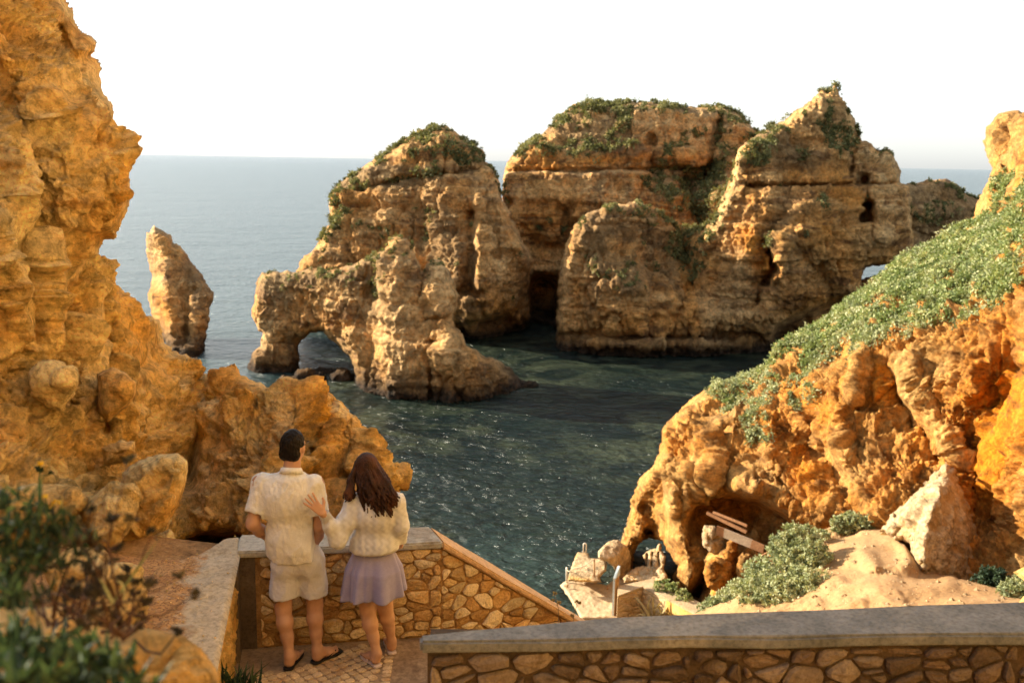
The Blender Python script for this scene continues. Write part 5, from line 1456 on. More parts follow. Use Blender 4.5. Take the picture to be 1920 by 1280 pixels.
# shrubs one can tell apart on the sandy mound
def shrub(cpx, d, R, n, per, sz, mat, label, seed, name='shrub', flat=.75, vspread=None):
    g = np.random.default_rng(seed)
    C = []
    for (u, v), dd in zip(cpx, d if isinstance(d, (list, tuple)) else [d] * len(cpx)):
        c = at_y(u, v, dd)
        k = n
        q = g.normal(size=(k, 3)); q /= np.linalg.norm(q, axis=1, keepdims=True)
        q = q * (g.random(k) ** (1 / 3.))[:, None] * R; q[:, 2] *= flat
        C.append(c + q)
    C = np.concatenate(C)
    cl = R * .24; sz = sz * .6; per = int(per * 2)
    V, F, va = leaves(C, np.tile([0, 0, .5], (len(C), 1)), cl, per, sz, g, var_c=np.clip(.5 + .3 * g.normal(size=len(C)), 0, 1))
    # stems
    base = C.mean(0) - np.array([0, 0, R * flat])
    root = bpy.data.objects.new(name, None); sc.collection.objects.link(root); root.location = base
    root['label'] = label; root['category'] = 'shrub'; root['group'] = 'shrubs beside the sandy path'
    fo = link('foliage', mesh_np('foliage', V, F, {'var': va}, True, mat)); part(fo, root); fo['kind'] = 'stuff'
    sv, sf = [], []
    for i in range(min(18, len(C))):
        t = C[g.integers(len(C))]; r0 = R * .02
        nb = len(sv)
        for (p, r_) in ((base + g.normal(size=3) * R * .1, r0), (t, r0 * .4)):
            for k in range(4): sv.append(tuple(p + np.array([math.cos(k * 1.57) * r_, math.sin(k * 1.57) * r_, 0])))
        for k in range(4): sf.append((nb + k, nb + (k + 1) % 4, nb + 4 + (k + 1) % 4, nb + 4 + k))
    part(link('stems', mesh_np('stems', sv, sf, None, True, M_TWIG)), root)
    return root


shrub([(1598, 978), (1578, 985), (1618, 985)], [37.0, 37.0, 36.8], .5, 70, 16, .10, M_GREY, 'round silvery shrub on the crest of the sandy mound below the overhang', 41)
shrub([(1500, 1010), (1478, 1030), (1525, 1045), (1490, 1050)], [34.2, 33.8, 33.0, 33.2], .72, 90, 18, .10, M_GREY, 'pale green shrub at the upper left of the sandy path', 42)
shrub([(1440, 1080), (1480, 1090), (1520, 1105), (1545, 1120), (1470, 1115), (1420, 1110)], [32.8, 32.0, 31.2, 30.8, 31.2, 32.0], .85, 110, 18, .10, M_GREY, 'large spreading silvery shrub at the left side of the sandy path', 43)
shrub([(1390, 1115), (1350, 1135), (1400, 1140), (1340, 1148)], [34.5, 35.0, 33.5, 34.8], .68, 80, 17, .10, M_GREY, 'low silvery shrub above the yellow end of the path wall', 44)
shrub([(1240, 1098), (1262, 1106), (1280, 1120)], [42.6, 42.2, 41.6], .42, 42, 15, .10, M_SLOPE, 'small green bush behind the path wall', 45)
shrub([(1545, 1003), (1530, 1000)], [36.2, 36.4], .28, 30, 15, .08, M_GREY, 'small silvery tuft left of the round shrub on the mound crest', 46)
shrub([(1870, 1090), (1855, 1085)], [29.6, 29.8], .5, 60, 17, .09, M_DARKL, 'dark shrub at the foot of the tall pale boulder, right edge', 47)
shrub([(1900, 1108), (1925, 1100)], [28.2, 28.0], .45, 60, 17, .09, M_GREY, 'bright pale shrub at the right edge just above the grey cap', 48)


# blades, stalks and twigs close to the camera
def blades(base, n, L, w, spread, g, lean=(0, 0, 1), curve=.4):
    V = []; F = []; var = []
    for i in range(n):
        p = np.array(base) + np.append(g.normal(size=2) * spread, 0)
        d = np.array(lean) + g.normal(size=3) * .45; d /= np.linalg.norm(d)
        side = np.cross(d, g.normal(size=3)); side /= np.linalg.norm(side)
        bend = g.normal(size=3) * curve; bend[2] -= abs(curve) * .6
        l = L * (.5 + g.random()); nb = len(V)
        for k in range(4):
            t = k / 3
            q = p + d * l * t + bend * l * t * t * .6
            ww = w * (.5 + .8 * math.sin(math.pi * min(t + .15, 1))) * .5 * (1 if k < 3 else .15)
            V.append(q - side * ww); V.append(q + side * ww)
        v_ = g.random(); var += [v_] * 8
        for k in range(3): F.append((nb + 2 * k, nb + 2 * k + 1, nb + 2 * k + 3, nb + 2 * k + 2))
    return np.array(V), np.array(F), np.array(var)


def near_plant(pxs, d, n, L, w, spread, mat, label, seed, lean=(0, 0, 1), name='plant', extra=None):
    g = np.random.default_rng(seed)
    Vs, Fs, vs, n0 = [], [], [], 0
    dd = d if isinstance(d, (list, tuple)) else [d] * len(pxs)
    for (u, v), y in zip(pxs, dd):
        V, F, va = blades(at_y(u, v, y), n, L, w, spread, g, lean)
        Vs.append(V); Fs.append(F + n0); vs.append(va); n0 += len(V)
    c = at_y(*pxs[0], dd[0])
    root = bpy.data.objects.new(name, None); sc.collection.objects.link(root); root.location = c
    root['label'] = label; root['category'] = 'plant'
    fo = link('leaves', mesh_np('leaves', np.concatenate(Vs), np.concatenate(Fs), {'var': np.concatenate(vs)}, True, mat)); part(fo, root); fo['kind'] = 'stuff'
    return root


r1 = near_plant([(20, 1250), (90, 1260), (160, 1270), (60, 1290), (140, 1300), (220, 1310), (10, 1300), (0, 1210), (50, 1220), (110, 1230), (190, 1255)], [1.5, 1.5, 1.55, 1.4, 1.45, 1.5, 1.35, 1.6, 1.6, 1.6, 1.6], 46, .04, .011, .032, M_DARKL,
                'blurred bright green leafy plant filling the bottom left corner', 51)
r2 = near_plant([(10, 1000), (40, 1040), (20, 1090), (60, 980), (0, 940), (75, 1060), (95, 1010), (30, 1130)], [1.9, 1.85, 1.8, 1.9, 1.9, 1.85, 1.9, 1.75], 60, .035, .007, .032, M_DARKL, 'dark green bushy plant at the left edge above the leafy one', 52)
r3 = near_plant([(425, 1284), (450, 1286), (468, 1290)], 5.6, 26, .10, .015, .03, M_DARKL, 'small green tuft at the foot of the left wall, bottom edge', 53)
r4 = near_plant([(215, 1130), (222, 1128)], 2.0, 2, .10, .006, .006, M_GREY, 'two pale grass blades standing before the layered rock', 54)

# tangled dark twigs
g = np.random.default_rng(61)
tw = bpy.data.objects.new('dry_bush', None); sc.collection.objects.link(tw); c0 = Vector(at_y(150, 1180, 2.5)); tw.location = c0
tw['label'] = 'tangled dry bush of dark brown twigs and withered heads in the lower left'; tw['category'] = 'dry bush'
Vt, Ft = [], []
heads = []
for i in range(64):
    u0, v0 = g.uniform(90, 260), g.uniform(1125, 1200)
    u1, v1 = u0 + g.normal() * 55 + 10, v0 - abs(g.normal()) * 75 - 10
    y0 = 2.1 + g.normal() * .08
    a = at_y(u0, v0, y0); e = at_y(u1, v1, y0 + g.normal() * .1); m = (a + e) / 2 + g.normal(size=3) * .02
    nb = len(Vt)
    pts = [a, (a + m) / 2 + g.normal(size=3) * .006, m, (m + e) / 2 + g.normal(size=3) * .006, e]
    for j, p in enumerate(pts):
        r_ = .0035 * (1 - j * .17)
        for k in range(5): Vt.append(p + np.array([math.cos(k * 1.256) * r_, math.sin(k * 1.256) * r_ * .7, math.sin(k * 1.256) * r_ * .7]))
    for j in range(4):
        for k in range(5): Ft.append((nb + j * 5 + k, nb + j * 5 + (k + 1) % 5, nb + (j + 1) * 5 + (k + 1) % 5, nb + (j + 1) * 5 + k))
    heads.append(e)
tg = link('twigs', mesh_np('twigs', Vt, Ft, None, True, M_TWIG)); part(tg, tw); tg['kind'] = 'stuff'
M_HEAD = leaf_mat('withered_head', (0.03, 0.028, 0.025), (0.06, 0.05, 0.035), (0.12, 0.09, 0.05))
V, F, va = leaves(np.array(heads), np.tile([0, 0, 1.], (len(heads), 1)), .016, 26, .009, g)
tg = link('withered_heads', mesh_np('withered_heads', V, F, {'var': va}, True, M_HEAD)); part(tg, tw); tg['kind'] = 'stuff'

# tall stalks with yellow flower heads at the left
M_FLOW = plain_mat('yellow_petal', (0.72, 0.52, 0.05), (0.78, 0.60, 0.10), 30, .7, .001)
M_STEM = plain_mat('green_stem', (0.07, 0.10, 0.035), (0.11, 0.14, 0.05), 30, .8, .001)
def stalk(pts, d, heads, label, fcol=None):
    P = [Vector(at_y(u, v, d)) for u, v in pts]
    root = wall_root('flower_stalk', P[0], label, 'plant')
    part(tube('stem', P, .0025, M_STEM, n=5), root)
    g = np.random.default_rng(int(pts[0][0] * 7 + pts[0][1]))
    for (u, v, r_, yel) in heads:
        c = at_y(u, v, d)
        j = min(range(len(P)), key=lambda k: (P[k] - Vector(c)).length)
        part(tube('branch', [P[j], (P[j] + Vector(c)) / 2 + Vector((0, 0, -.004)), Vector(c)], .0016, M_STEM, n=4), root)
        V, F, va = leaves([c], [[0, 0, 1.]], r_, 34, r_ * .7, g)
        part(link('flower_head', mesh_np('flower_head', V, F, {'var': va}, True, M_FLOW if yel else M_DARKL)), root)
stalk([(50, 1090), (62, 1010), (72, 940), (74, 890)], 2.9, [(73, 882, .014, False), (95, 888, .008, False), (76, 872, .010, True), (58, 950, .010, False), (44, 955, .010, False)], 'tall thin stalk with a dark seed head before the ochre rock, left')
stalk([(40, 1080), (70, 1030), (88, 980), (90, 948)], 2.8, [(104, 946, .014, True), (84, 932, .009, True), (90, 958, .011, False), (66, 978, .010, False), (20, 922, .009, True)], 'branched stalk with a bright yellow flower at the left edge')
stalk([(95, 1150), (120, 1075), (150, 1032), (158, 1026)], 2.7, [(158, 1024, .009, False), (112, 1060, .016, False), (76, 1040, .012, False)], 'bent stalk with a small dark bud reaching right across the rock')

# dried flower stalks in front of the sloping cap
M_DST = plain_mat('dried_stalk', (0.22, 0.17, 0.12), (0.32, 0.25, 0.18), 30, .9, .001)
for (pts, hd, lab) in (([(1050, 1166), (1047, 1140), (1042, 1122), (1040, 1114)], [(1040, 1113), (1036, 1126), (1048, 1130)], 'dried flower stalk in front of the sloping wall cap, left of the pair'),
                       ([(1072, 1166), (1076, 1150), (1082, 1134), (1080, 1130)], [(1081, 1128), (1086, 1131), (1073, 1154)], 'dried flower stalk in front of the sloping wall cap, right of the pair')):
    d = 6.2; P = [Vector(at_y(u, v, d)) for u, v in pts]
    P[0] = P[0] + Vector((0, 0, -.25))
    root = wall_root('dried_stalk', P[0], lab, 'plant'); root['group'] = 'dried stalks by the stair'
    part(tube('stem', P, .0022, M_DST, n=5), root)
    for (u, v) in hd:
        V, F, va = leaves([at_y(u, v, d)], [[0, 0, 1.]], .016, 30, .010, g)
        part(link('seed_head', mesh_np('seed_head', V, F, {'var': va}, True, M_DRY)), root)
# dry grass by the path wall
r5 = near_plant([(1215, 1160), (1225, 1162), (1240, 1160), (1260, 1163)], 41.5, 9, .9, .10, .12, M_DRY, 'yellow dry grass tuft at the foot of the path wall', 55)
# ------------------------------------------------------------------ people: implicit bodies turned into one continuous surface
class Field:
    def __init__(s, lo, hi, h):
        s.lo = np.array(lo, float); s.h = h
        n = np.ceil((np.array(hi) - s.lo) / h).astype(int) + 1
        s.n = n
        s.ax = [s.lo[i] + h * np.arange(n[i]) for i in range(3)]
        s.f = np.full(n, 1.0, np.float32)

    def region(s, c0, c1, pad):
        sl = []
        for i in range(3):
            a = int(max(0, math.floor((min(c0[i], c1[i]) - pad - s.lo[i]) / s.h)))
            b_ = int(min(s.n[i], math.ceil((max(c0[i], c1[i]) + pad - s.lo[i]) / s.h) + 1))
            sl.append(slice(a, max(b_, a)))
        return tuple(sl)

    def grids(s, sl):
        return np.meshgrid(s.ax[0][sl[0]], s.ax[1][sl[1]], s.ax[2][sl[2]], indexing='ij')

    def smin(s, sl, d, k):
        a = s.f[sl]
        hh = np.clip(0.5 + 0.5 * (a - d) / k, 0, 1)
        s.f[sl] = a * (1 - hh) + d * hh - k * hh * (1 - hh)

    def cone(s, p, q, r0, r1, k=.03, flat=None):
        """round cone; flat = (axis vector, factor) squashes the section along that axis"""
        p = np.array(p, float); q = np.array(q, float)
        pad = max(r0, r1) * 1.6 + k * 1.5 + .02
        sl = s.region(p, q, pad)
        X, Y, Z = s.grids(sl)
        if X.size == 0: return
        D = np.stack([X - p[0], Y - p[1], Z - p[2]], -1)
        e = q - p; L2 = e @ e
        t = np.clip((D @ e) / (L2 + 1e-12), 0, 1)
        R = D - t[..., None] * e
        if flat is not None:
            ax = np.array(flat[0], float); ax /= np.linalg.norm(ax)
            c = R @ ax
            R = R + (c * (1.0 / flat[1] - 1))[..., None] * ax
        d = np.linalg.norm(R, axis=-1) - (r0 + (r1 - r0) * t)
        s.smin(sl, d, k)

    def ell(s, c, r, k=.03, rotz=0.0, tilt=None):
        c = np.array(c, float); r = np.array(r, float); m = r.max() * 1.3 + k * 1.5 + .02
        sl = s.region(c, c, m); X, Y, Z = s.grids(sl)
        x, y, z = X - c[0], Y - c[1], Z - c[2]
        ca, sa = math.cos(rotz), math.sin(rotz)
        x, y = ca * x + sa * y, -sa * x + ca * y
        q = np.sqrt((x / r[0]) ** 2 + (y / r[1]) ** 2 + (z / r[2]) ** 2) + 1e-9
        g_ = np.sqrt((x / r[0] ** 2) ** 2 + (y / r[1] ** 2) ** 2 + (z / r[2] ** 2) ** 2) + 1e-9
        s.smin(sl, q * (q - 1) / g_, k)

    def cut(s, fn):
        X, Y, Z = s.grids((slice(None),) * 3)
        s.f = np.maximum(s.f, fn(X, Y, Z)).astype(np.float32)

    def add(s, fn):
        m = np.abs(s.f) < .08
        ix = np.nonzero(m)
        P = np.stack([s.ax[i][ix[i]] for i in range(3)], -1)
        s.f[m] += fn(P)

    def mesh(s, smooth=2):
        f = s.f; ins = f < 0
        n0, n1, n2 = f.shape
        V = []; cell = -np.ones((n0 - 1, n1 - 1, n2 - 1), np.int64)
        c = ins[:-1, :-1, :-1].astype(np.int8)
        tot = sum(ins[i:n0 - 1 + i, j:n1 - 1 + j, k:n2 - 1 + k].astype(np.int8) for i in (0, 1) for j in (0, 1) for k in (0, 1))
        ax = np.argwhere((tot > 0) & (tot < 8))
        acc = np.zeros((len(ax), 3)); cnt = np.zeros(len(ax))
        cs = [(i, j, k) for i in (0, 1) for j in (0, 1) for k in (0, 1)]
        val = {o: f[ax[:, 0] + o[0], ax[:, 1] + o[1], ax[:, 2] + o[2]] for o in cs}
        for o in cs:
            for d in range(3):
                if o[d]: continue
                o2 = list(o); o2[d] = 1; o2 = tuple(o2)
                a, b_ = val[o], val[o2]
                m = (a < 0) != (b_ < 0)
                t = np.where(m, a / (a - b_ + 1e-12), 0)
                p = np.zeros((len(ax), 3)) + np.array(o); p[:, d] = t
                acc[m] += p[m]; cnt[m] += 1
        P = s.lo + (ax + acc / cnt[:, None]) * s.h
        cell[ax[:, 0], ax[:, 1], ax[:, 2]] = np.arange(len(ax))
        Fs = []
        for d in range(3):
            a = ins; sl0 = [slice(None)] * 3; sl1 = [slice(None)] * 3
            sl0[d] = slice(0, -1); sl1[d] = slice(1, None)
            ch = a[tuple(sl0)] != a[tuple(sl1)]
            e = np.argwhere(ch); o1, o2 = [(1, 2), (2, 0), (0, 1)][d]
            e = e[(e[:, o1] > 0) & (e[:, o2] > 0) & (e[:, o1] < f.shape[o1] - 1) & (e[:, o2] < f.shape[o2] - 1)]
            q = []
            for (da, db) in ((-1, -1), (0, -1), (0, 0), (-1, 0)):
                ee = e.copy(); ee[:, o1] += da; ee[:, o2] += db
                q.append(cell[ee[:, 0], ee[:, 1], ee[:, 2]])
            q = np.stack(q, -1)
            up = ins[e[:, 0], e[:, 1], e[:, 2]]
            q[~up] = q[~up][:, ::-1]
            Fs.append(q)
        F = np.concatenate(Fs); F = F[(F >= 0).all(1)]
        for _ in range(smooth):
            S = np.zeros_like(P); N = np.zeros(len(P))
            for i in range(4):
                j = (i + 1) % 4
                np.add.at(S, F[:, i], P[F[:, j]]); np.add.at(N, F[:, i], 1)
                np.add.at(S, F[:, j], P[F[:, i]]); np.add.at(N, F[:, j], 1)
            P = P * .5 + .5 * S / np.maximum(N, 1)[:, None]
        return P, F


def field_obj(name, fld, mat, parent, smooth=2, label=None):
    P, F = fld.mesh(smooth)
    o = link(name, mesh_np(name, P, F, None, True, mat), label=label)
    part(o, parent); return o


def J(u, v, y): return at_y(u, v, y)


def skin_mat(name, c1, c2):
    m, nt, bs = new_mat(name); b = NB(nt)
    pos = b.n('ShaderNodeNewGeometry').outputs['Position']
    col = b.mix(b.ramp(b.noise(pos, 14, 5, 0.6), [(0.4, 0.0), (0.6, 1.0)]), c1, c2)
    b.l(col, bs.inputs['Base Color']); bs.inputs['Roughness'].default_value = 0.5
    bs.inputs['Specular IOR Level'].default_value = 0.35
    bs.inputs['Subsurface Weight'].default_value = 0.12; bs.inputs['Subsurface Radius'].default_value = (.02, .008, .004)
    b.l(b.bump(b.noise(pos, 120, 4, 0.6), 0.5, 0.001), bs.inputs['Normal'])
    return m


def cloth_mat(name, c1, c2, weave=900, bumpd=.0012, fold=.006, rough=.85, sheen=.2):
    m, nt, bs = new_mat(name); b = NB(nt)
    pos = b.n('ShaderNodeNewGeometry').outputs['Position']
    col = b.mix(b.ramp(b.noise(pos, 9, 5, 0.6), [(0.4, 0.0), (0.6, 1.0)]), c1, c2)
    col = b.mix(1.0, col, b.ramp(b.noise(b.mapping(pos, (1, 1, 6)), 60, 3, .6), [(.35, .93), (.65, 1.04)]), 'MULTIPLY')
    b.l(col, bs.inputs['Base Color']); bs.inputs['Roughness'].default_value = rough
    bs.inputs['Sheen Weight'].default_value = sheen
    n = b.bump(b.noise(b.mapping(pos, (1, 1, .45)), 11, 4, 0.6, 1.2), 1.0, fold)
    n = b.bump(b.noise(b.mapping(pos, (1, 1, 1.6), rot=(.5, .3, 0)), 34, 4, 0.6, .6), 0.7, fold * .25, n)
    n = b.bump(b.noise(pos, weave, 2, 0.5), 0.5, bumpd, n)
    b.l(n, bs.inputs['Normal'])
    return m


M_SKM = skin_mat('skin', (0.47, 0.275, 0.19), (0.41, 0.23, 0.155))
M_SKW = skin_mat('warm_skin', (0.54, 0.32, 0.215), (0.48, 0.275, 0.18))
M_LINEN = cloth_mat('cream_linen', (0.62, 0.625, 0.62), (0.69, 0.695, 0.69), fold=.014)
M_SHORT = cloth_mat('pale_grey_cotton', (0.47, 0.475, 0.54), (0.53, 0.535, 0.60), fold=.008)
M_SKIRT = cloth_mat('lilac_jersey', (0.27, 0.26, 0.48), (0.31, 0.30, 0.53), fold=.002, rough=.75)
M_BLACK = plain_mat('black_rubber', (0.012, 0.012, 0.014), (0.022, 0.022, 0.024), 20, .6, .001)
M_LILAC = plain_mat('pale_lilac_rubber', (0.56, 0.48, 0.50), (0.62, 0.54, 0.55), 20, .6, .001)
# knitted cardigan: ribs, cables and open-work
m_knit, nt, bs = new_mat('cream_knit'); b = NB(nt)
tc = b.n('ShaderNodeTexCoord').outputs['Object']
sx = b.n('ShaderNodeSeparateXYZ'); b.l(tc, sx.inputs[0])
def wave(inp, freq, ph=0.0): return b.math('SINE', b.math('ADD', b.math('MULTIPLY', inp, freq), ph))
cab = b.math('SINE', b.math('ADD', b.math('MULTIPLY', sx.outputs[0], 2 * math.pi / .052), b.math('MULTIPLY', wave(sx.outputs[2], 2 * math.pi / .045), .9)))
st = b.math('MULTIPLY', wave(sx.outputs[0], 2 * math.pi / .0105), wave(sx.outputs[2], 2 * math.pi / .0125))
hgt_ = b.math('ADD', b.math('MULTIPLY', cab, .55), b.math('MULTIPLY', st, .6))
colk = b.mix(b.ramp(b.math('ADD', b.math('MULTIPLY', hgt_, .3), .5), [(0.15, 0.0), (0.6, 1.0)]), (0.55, 0.565, 0.60), (0.70, 0.715, 0.75))
b.l(colk, bs.inputs['Base Color']); bs.inputs['Roughness'].default_value = .95; bs.inputs['Sheen Weight'].default_value = .3
b.l(b.bump(hgt_, 1.0, .0028, b.bump(b.noise(tc, 10, 4, .6), 1.0, .008)), bs.inputs['Normal'])
m_rib, nt, bs = new_mat('ribbed_knit'); b = NB(nt)
tc = b.n('ShaderNodeTexCoord').outputs['Object']; sx = b.n('ShaderNodeSeparateXYZ'); b.l(tc, sx.inputs[0])
rb_ = b.math('SINE', b.math('MULTIPLY', b.math('ADD', sx.outputs[0], b.math('MULTIPLY', sx.outputs[1], .5)), 2 * math.pi / .009))
b.l(b.mix(b.ramp(b.math('ADD', b.math('MULTIPLY', rb_, .5), .5), [(0.1, 0.0), (0.6, 1.0)]), (0.54, 0.52, 0.53), (0.70, 0.69, 0.70)), bs.inputs['Base Color'])
bs.inputs['Roughness'].default_value = .95; b.l(b.bump(rb_, 1.0, .003), bs.inputs['Normal'])


def hair_mat(name, c1, c2, c3, sc_h):
    m, nt, bs = new_mat(name); b = NB(nt)
    pos = b.n('ShaderNodeNewGeometry').outputs['Position']
    n = b.noise(b.mapping(pos, (1, 1, .10)), sc_h, 5, .65, .8)
    n2 = b.noise(b.mapping(pos, (1, 1, .4)), 9, 3, .5)
    col = b.mix(b.ramp(n, [(0.42, 0.0), (0.60, 1.0)]), c1, c2)
    col = b.mix(b.ramp(n2, [(0.48, 0.0), (0.68, .8)]), col, c3)
    b.l(col, bs.inputs['Base Color']); bs.inputs['Roughness'].default_value = .5
    bs.inputs['Specular IOR Level'].default_value = .12
    b.l(b.bump(n, 1.0, .006), bs.inputs['Normal'])
    return m
M_HM = hair_mat('black_hair', (0.005, 0.004, 0.004), (0.014, 0.010, 0.008), (0.010, 0.007, 0.006), 130)
M_HW = hair_mat('auburn_hair', (0.016, 0.008, 0.005), (0.05, 0.021, 0.012), (0.095, 0.037, 0.019), 140)
UP = np.array([0, 0, 1.0])


def foot(F, ank, heel, toe, k=.018, w=1.0):
    """heel and toe are points on the sole"""
    d = (toe - heel); L = np.linalg.norm(d); d /= L; s_ = np.cross(UP, d)
    F.cone(heel + d * .035 + UP * .030, ank, .033 * w, .036 * w, .03)
    F.cone(heel + d * .035 + UP * .028, heel + d * L * .62 + UP * .024, .031 * w, .030 * w, .03, (UP, .8))
    F.cone(ank - UP * .005 + d * .02, heel + d * L * .60 + UP * .034, .030 * w, .022 * w, .03)
    F.cone(heel + d * L * .55 + s_ * .018 + UP * .022, heel + d * L * .70 + s_ * .020 + UP * .018, .024 * w, .020 * w, .02)
    F.cone(heel + d * L * .52 - s_ * .020 + UP * .02, heel + d * L * .66 - s_ * .024 + UP * .016, .022 * w, .017 * w, .02)
    inner = 1
    for i, (o, l, r_) in enumerate(((.030, 1.0, .0135), (.011, .985, .0095), (-.004, .95, .009), (-.018, .91, .0085), (-.031, .85, .008))):
        F.cone(heel + d * L * .68 + s_ * o * w * FOOT_SIDE + UP * .015, heel + d * (L * l - .008) + s_ * o * w * 1.05 * FOOT_SIDE + UP * .010, r_ * w, r_ * w * .95, .006)


def sandal(parent, heel, toe, mat, side, w=.048):
    import bmesh
    d = Vector(toe - heel); L = d.length; d.normalize(); s_ = Vector((-d.y, d.x, 0)); h0 = Vector(heel) - d * .012
    prof = [(0, 0), (.02, .6), (.07, .78), (.30, .70), (.50, .84), (.72, 1.0), (.88, .92), (.97, .62), (1.0, 0)]
    L2 = L + .028
    pts = [h0 + d * (t * L2) + s_ * (w * x) for t, x in prof] + [h0 + d * (t * L2) - s_ * (w * x * .96) for t, x in prof[-2:0:-1]]
    o = prism('sole', [(p.x, p.y) for p in pts], FZ + .002 + .010, mat, bev=.003, zt=FZ + .030)
    part(o, parent)
    a = h0 + d * (L2 * .80) + s_ * (.010 * side); a.z = FZ + .036
    for sg in (1, -1):
        e = h0 + d * (L2 * .42) + s_ * (w * .80 * sg); e.z = FZ + .030
        m = (a + e) / 2 + d * .012 + s_ * (.018 * sg); m.z = FZ + .076
        e2 = e.copy()
        P = []
        for i in range(9):
            t = i / 8
            P.append(a * (1 - t) ** 2 + m * 2 * t * (1 - t) + e2 * t * t)
        part(tube('strap', P, .0065, mat, n=6), parent)


# ---------------- man
BASE = Vector((-1.47, 6.68, FZ))
man = wall_root('person', BASE, 'man with short black hair in cream linen shirt, pale shorts and black flip-flops', 'person')
SH = np.array([0, 0, .030])
lh, lt = np.array([-1.565, 6.60, FZ]) + SH, np.array([-1.535, 6.85, FZ]) + SH
rh, rt = np.array([-1.40, 6.70, FZ]) + SH, np.array([-1.245, 6.895, FZ]) + SH
yh = 6.72
hipL, hipR = J(537, 1062, 6.72), J(582, 1060, 6.75)
kneL, kneR = J(531, 1136, 6.70), J(590, 1132, 6.77)
ankL, ankR = lh + np.array([.008, .035, .075]), rh + np.array([.022, .028, .075])
FOOT_SIDE = 1
B = Field((-1.92, 6.25, FZ + .01), (-1.08, 7.15, FZ + 1.90), .0075)
for hip, kn, an in ((hipL, kneL, ankL), (hipR, kneR, ankR)):
    B.cone(hip, kn, .083, .056, .05)
    cf = kn + (an - kn) * .30 + np.array([0, -.012, 0])
    B.cone(kn, cf, .052, .057, .04); B.cone(cf, kn + (an - kn) * .62, .056, .043, .03); B.cone(kn + (an - kn) * .62, an, .043, .032, .03)
FOOT_SIDE = -1; foot(B, ankL, lh, lt)
FOOT_SIDE = 1; foot(B, ankR, rh, rt)
pel = (hipL + hipR) / 2 + np.array([0, 0, .06])
chest = J(541, 935, 6.69); waist = J(549, 1005, 6.71); neckb = J(546, 882, 6.70)
B.ell(pel, (.165, .115, .13), .06); B.ell(waist, (.145, .10, .14), .06); B.ell(chest, (.185, .115, .17), .06)
shL, shR = J(490, 905, 6.70), J(590, 908, 6.70)
B.cone(shL, shR, .062, .062, .05)
head = J(550, 836, 6.76)
B.cone(neckb - UP * .02, head - UP * .05 + np.array([0, -.01, 0]), .062, .056, .03)
B.ell(head, (.077, .097, .112), .015, rotz=-.25)
fd = np.array([math.sin(.25), math.cos(.25), 0]); fs = np.array([math.cos(.25), -math.sin(.25), 0])
B.cone(head - UP * .05 + fd * .03, head - UP * .088 + fd * .068, .052, .034, .03)           # jaw
B.cone(head + fd * .092 + UP * .012, head + fd * .112 - UP * .022, .010, .014, .012)       # nose
B.cone(head + fd * .088 - UP * .050 - fs * .014, head + fd * .088 - UP * .050 + fs * .014, .009, .009, .006)   # lips
for sg in (1, -1):
    B.ell(head + fs * .079 * sg - UP * .012 - fd * .004, (.012, .018, .032), .008, rotz=-.25)   # ears
    B.ell(head + fd * .084 + fs * .031 * sg + UP * .010, (.013, .010, .009), .006)
elL, elR = J(474, 982, 6.64), J(601, 985, 6.68)
wrL, wrR = J(508, 1012, 6.90), J(585, 1030, 6.90)
for shd, el, wr in ((shL, elL, wrL), (shR, elR, wrR)):
    B.cone(shd, el, .054, .044, .04); B.cone(el, (el * .6 + wr * .4), .044, .043, .03); B.cone(el * .6 + wr * .4, wr, .042, .028, .03)


def hand(F, wr, d, nrm, size=1.0, spread=.10, curl=.3, thumb=1, r=.0082):
    """palm with four fingers and a thumb; d = towards the fingertips, nrm = back of the hand"""
    d = d / np.linalg.norm(d); nrm = nrm - d * (nrm @ d); nrm /= np.linalg.norm(nrm); s_ = np.cross(d, nrm)
    pl = wr + d * .085 * size
    for o in (-.026, -.009, .009, .026):
        F.cone(wr + s_ * o * .6 * size + d * .01, pl + s_ * o * size, .014 * size, .0125 * size, .010, (nrm, .85))
    for i, (o, l) in enumerate(((-.029, .062), (-.010, .076), (.010, .082), (.029, .072))):
        a = spread * (i - 1.5)
        dd = d * math.cos(a) + s_ * math.sin(a); p = pl + s_ * o * size
        k1 = p + dd * l * .45 * size - nrm * curl * .012; k2 = k1 + dd * l * .30 * size - nrm * curl * .022; k3 = k2 + dd * l * .25 * size - nrm * curl * .026
        F.cone(p, k1, r * size * 1.08, r * size, .005); F.cone(k1, k2, r * size, r * size * .94, .004); F.cone(k2, k3, r * size * .94, r * size * .82, .004)
    t0 = wr + d * .025 * size + s_ * .026 * size * thumb; t1 = t0 + (d * .6 + s_ * thumb * .75) * .045 * size - nrm * .006; t2 = t1 + (d * .85 + s_ * thumb * .4) * .032 * size - nrm * .004
    F.cone(t0, t1, .013 * size, .0105 * size, .010); F.cone(t1, t2, .0105 * size, .0085 * size, .005)


hand(B, wrL, np.array([.5, .55, .1]), np.array([-.5, .3, .8]), 1.05, .06, .6, 1)
hand(B, wrR, np.array([-.6, .5, .05]), np.array([.4, .3, .8]), 1.05, .06, .6, -1)
field_obj('body', B, M_SKM, man, 2)

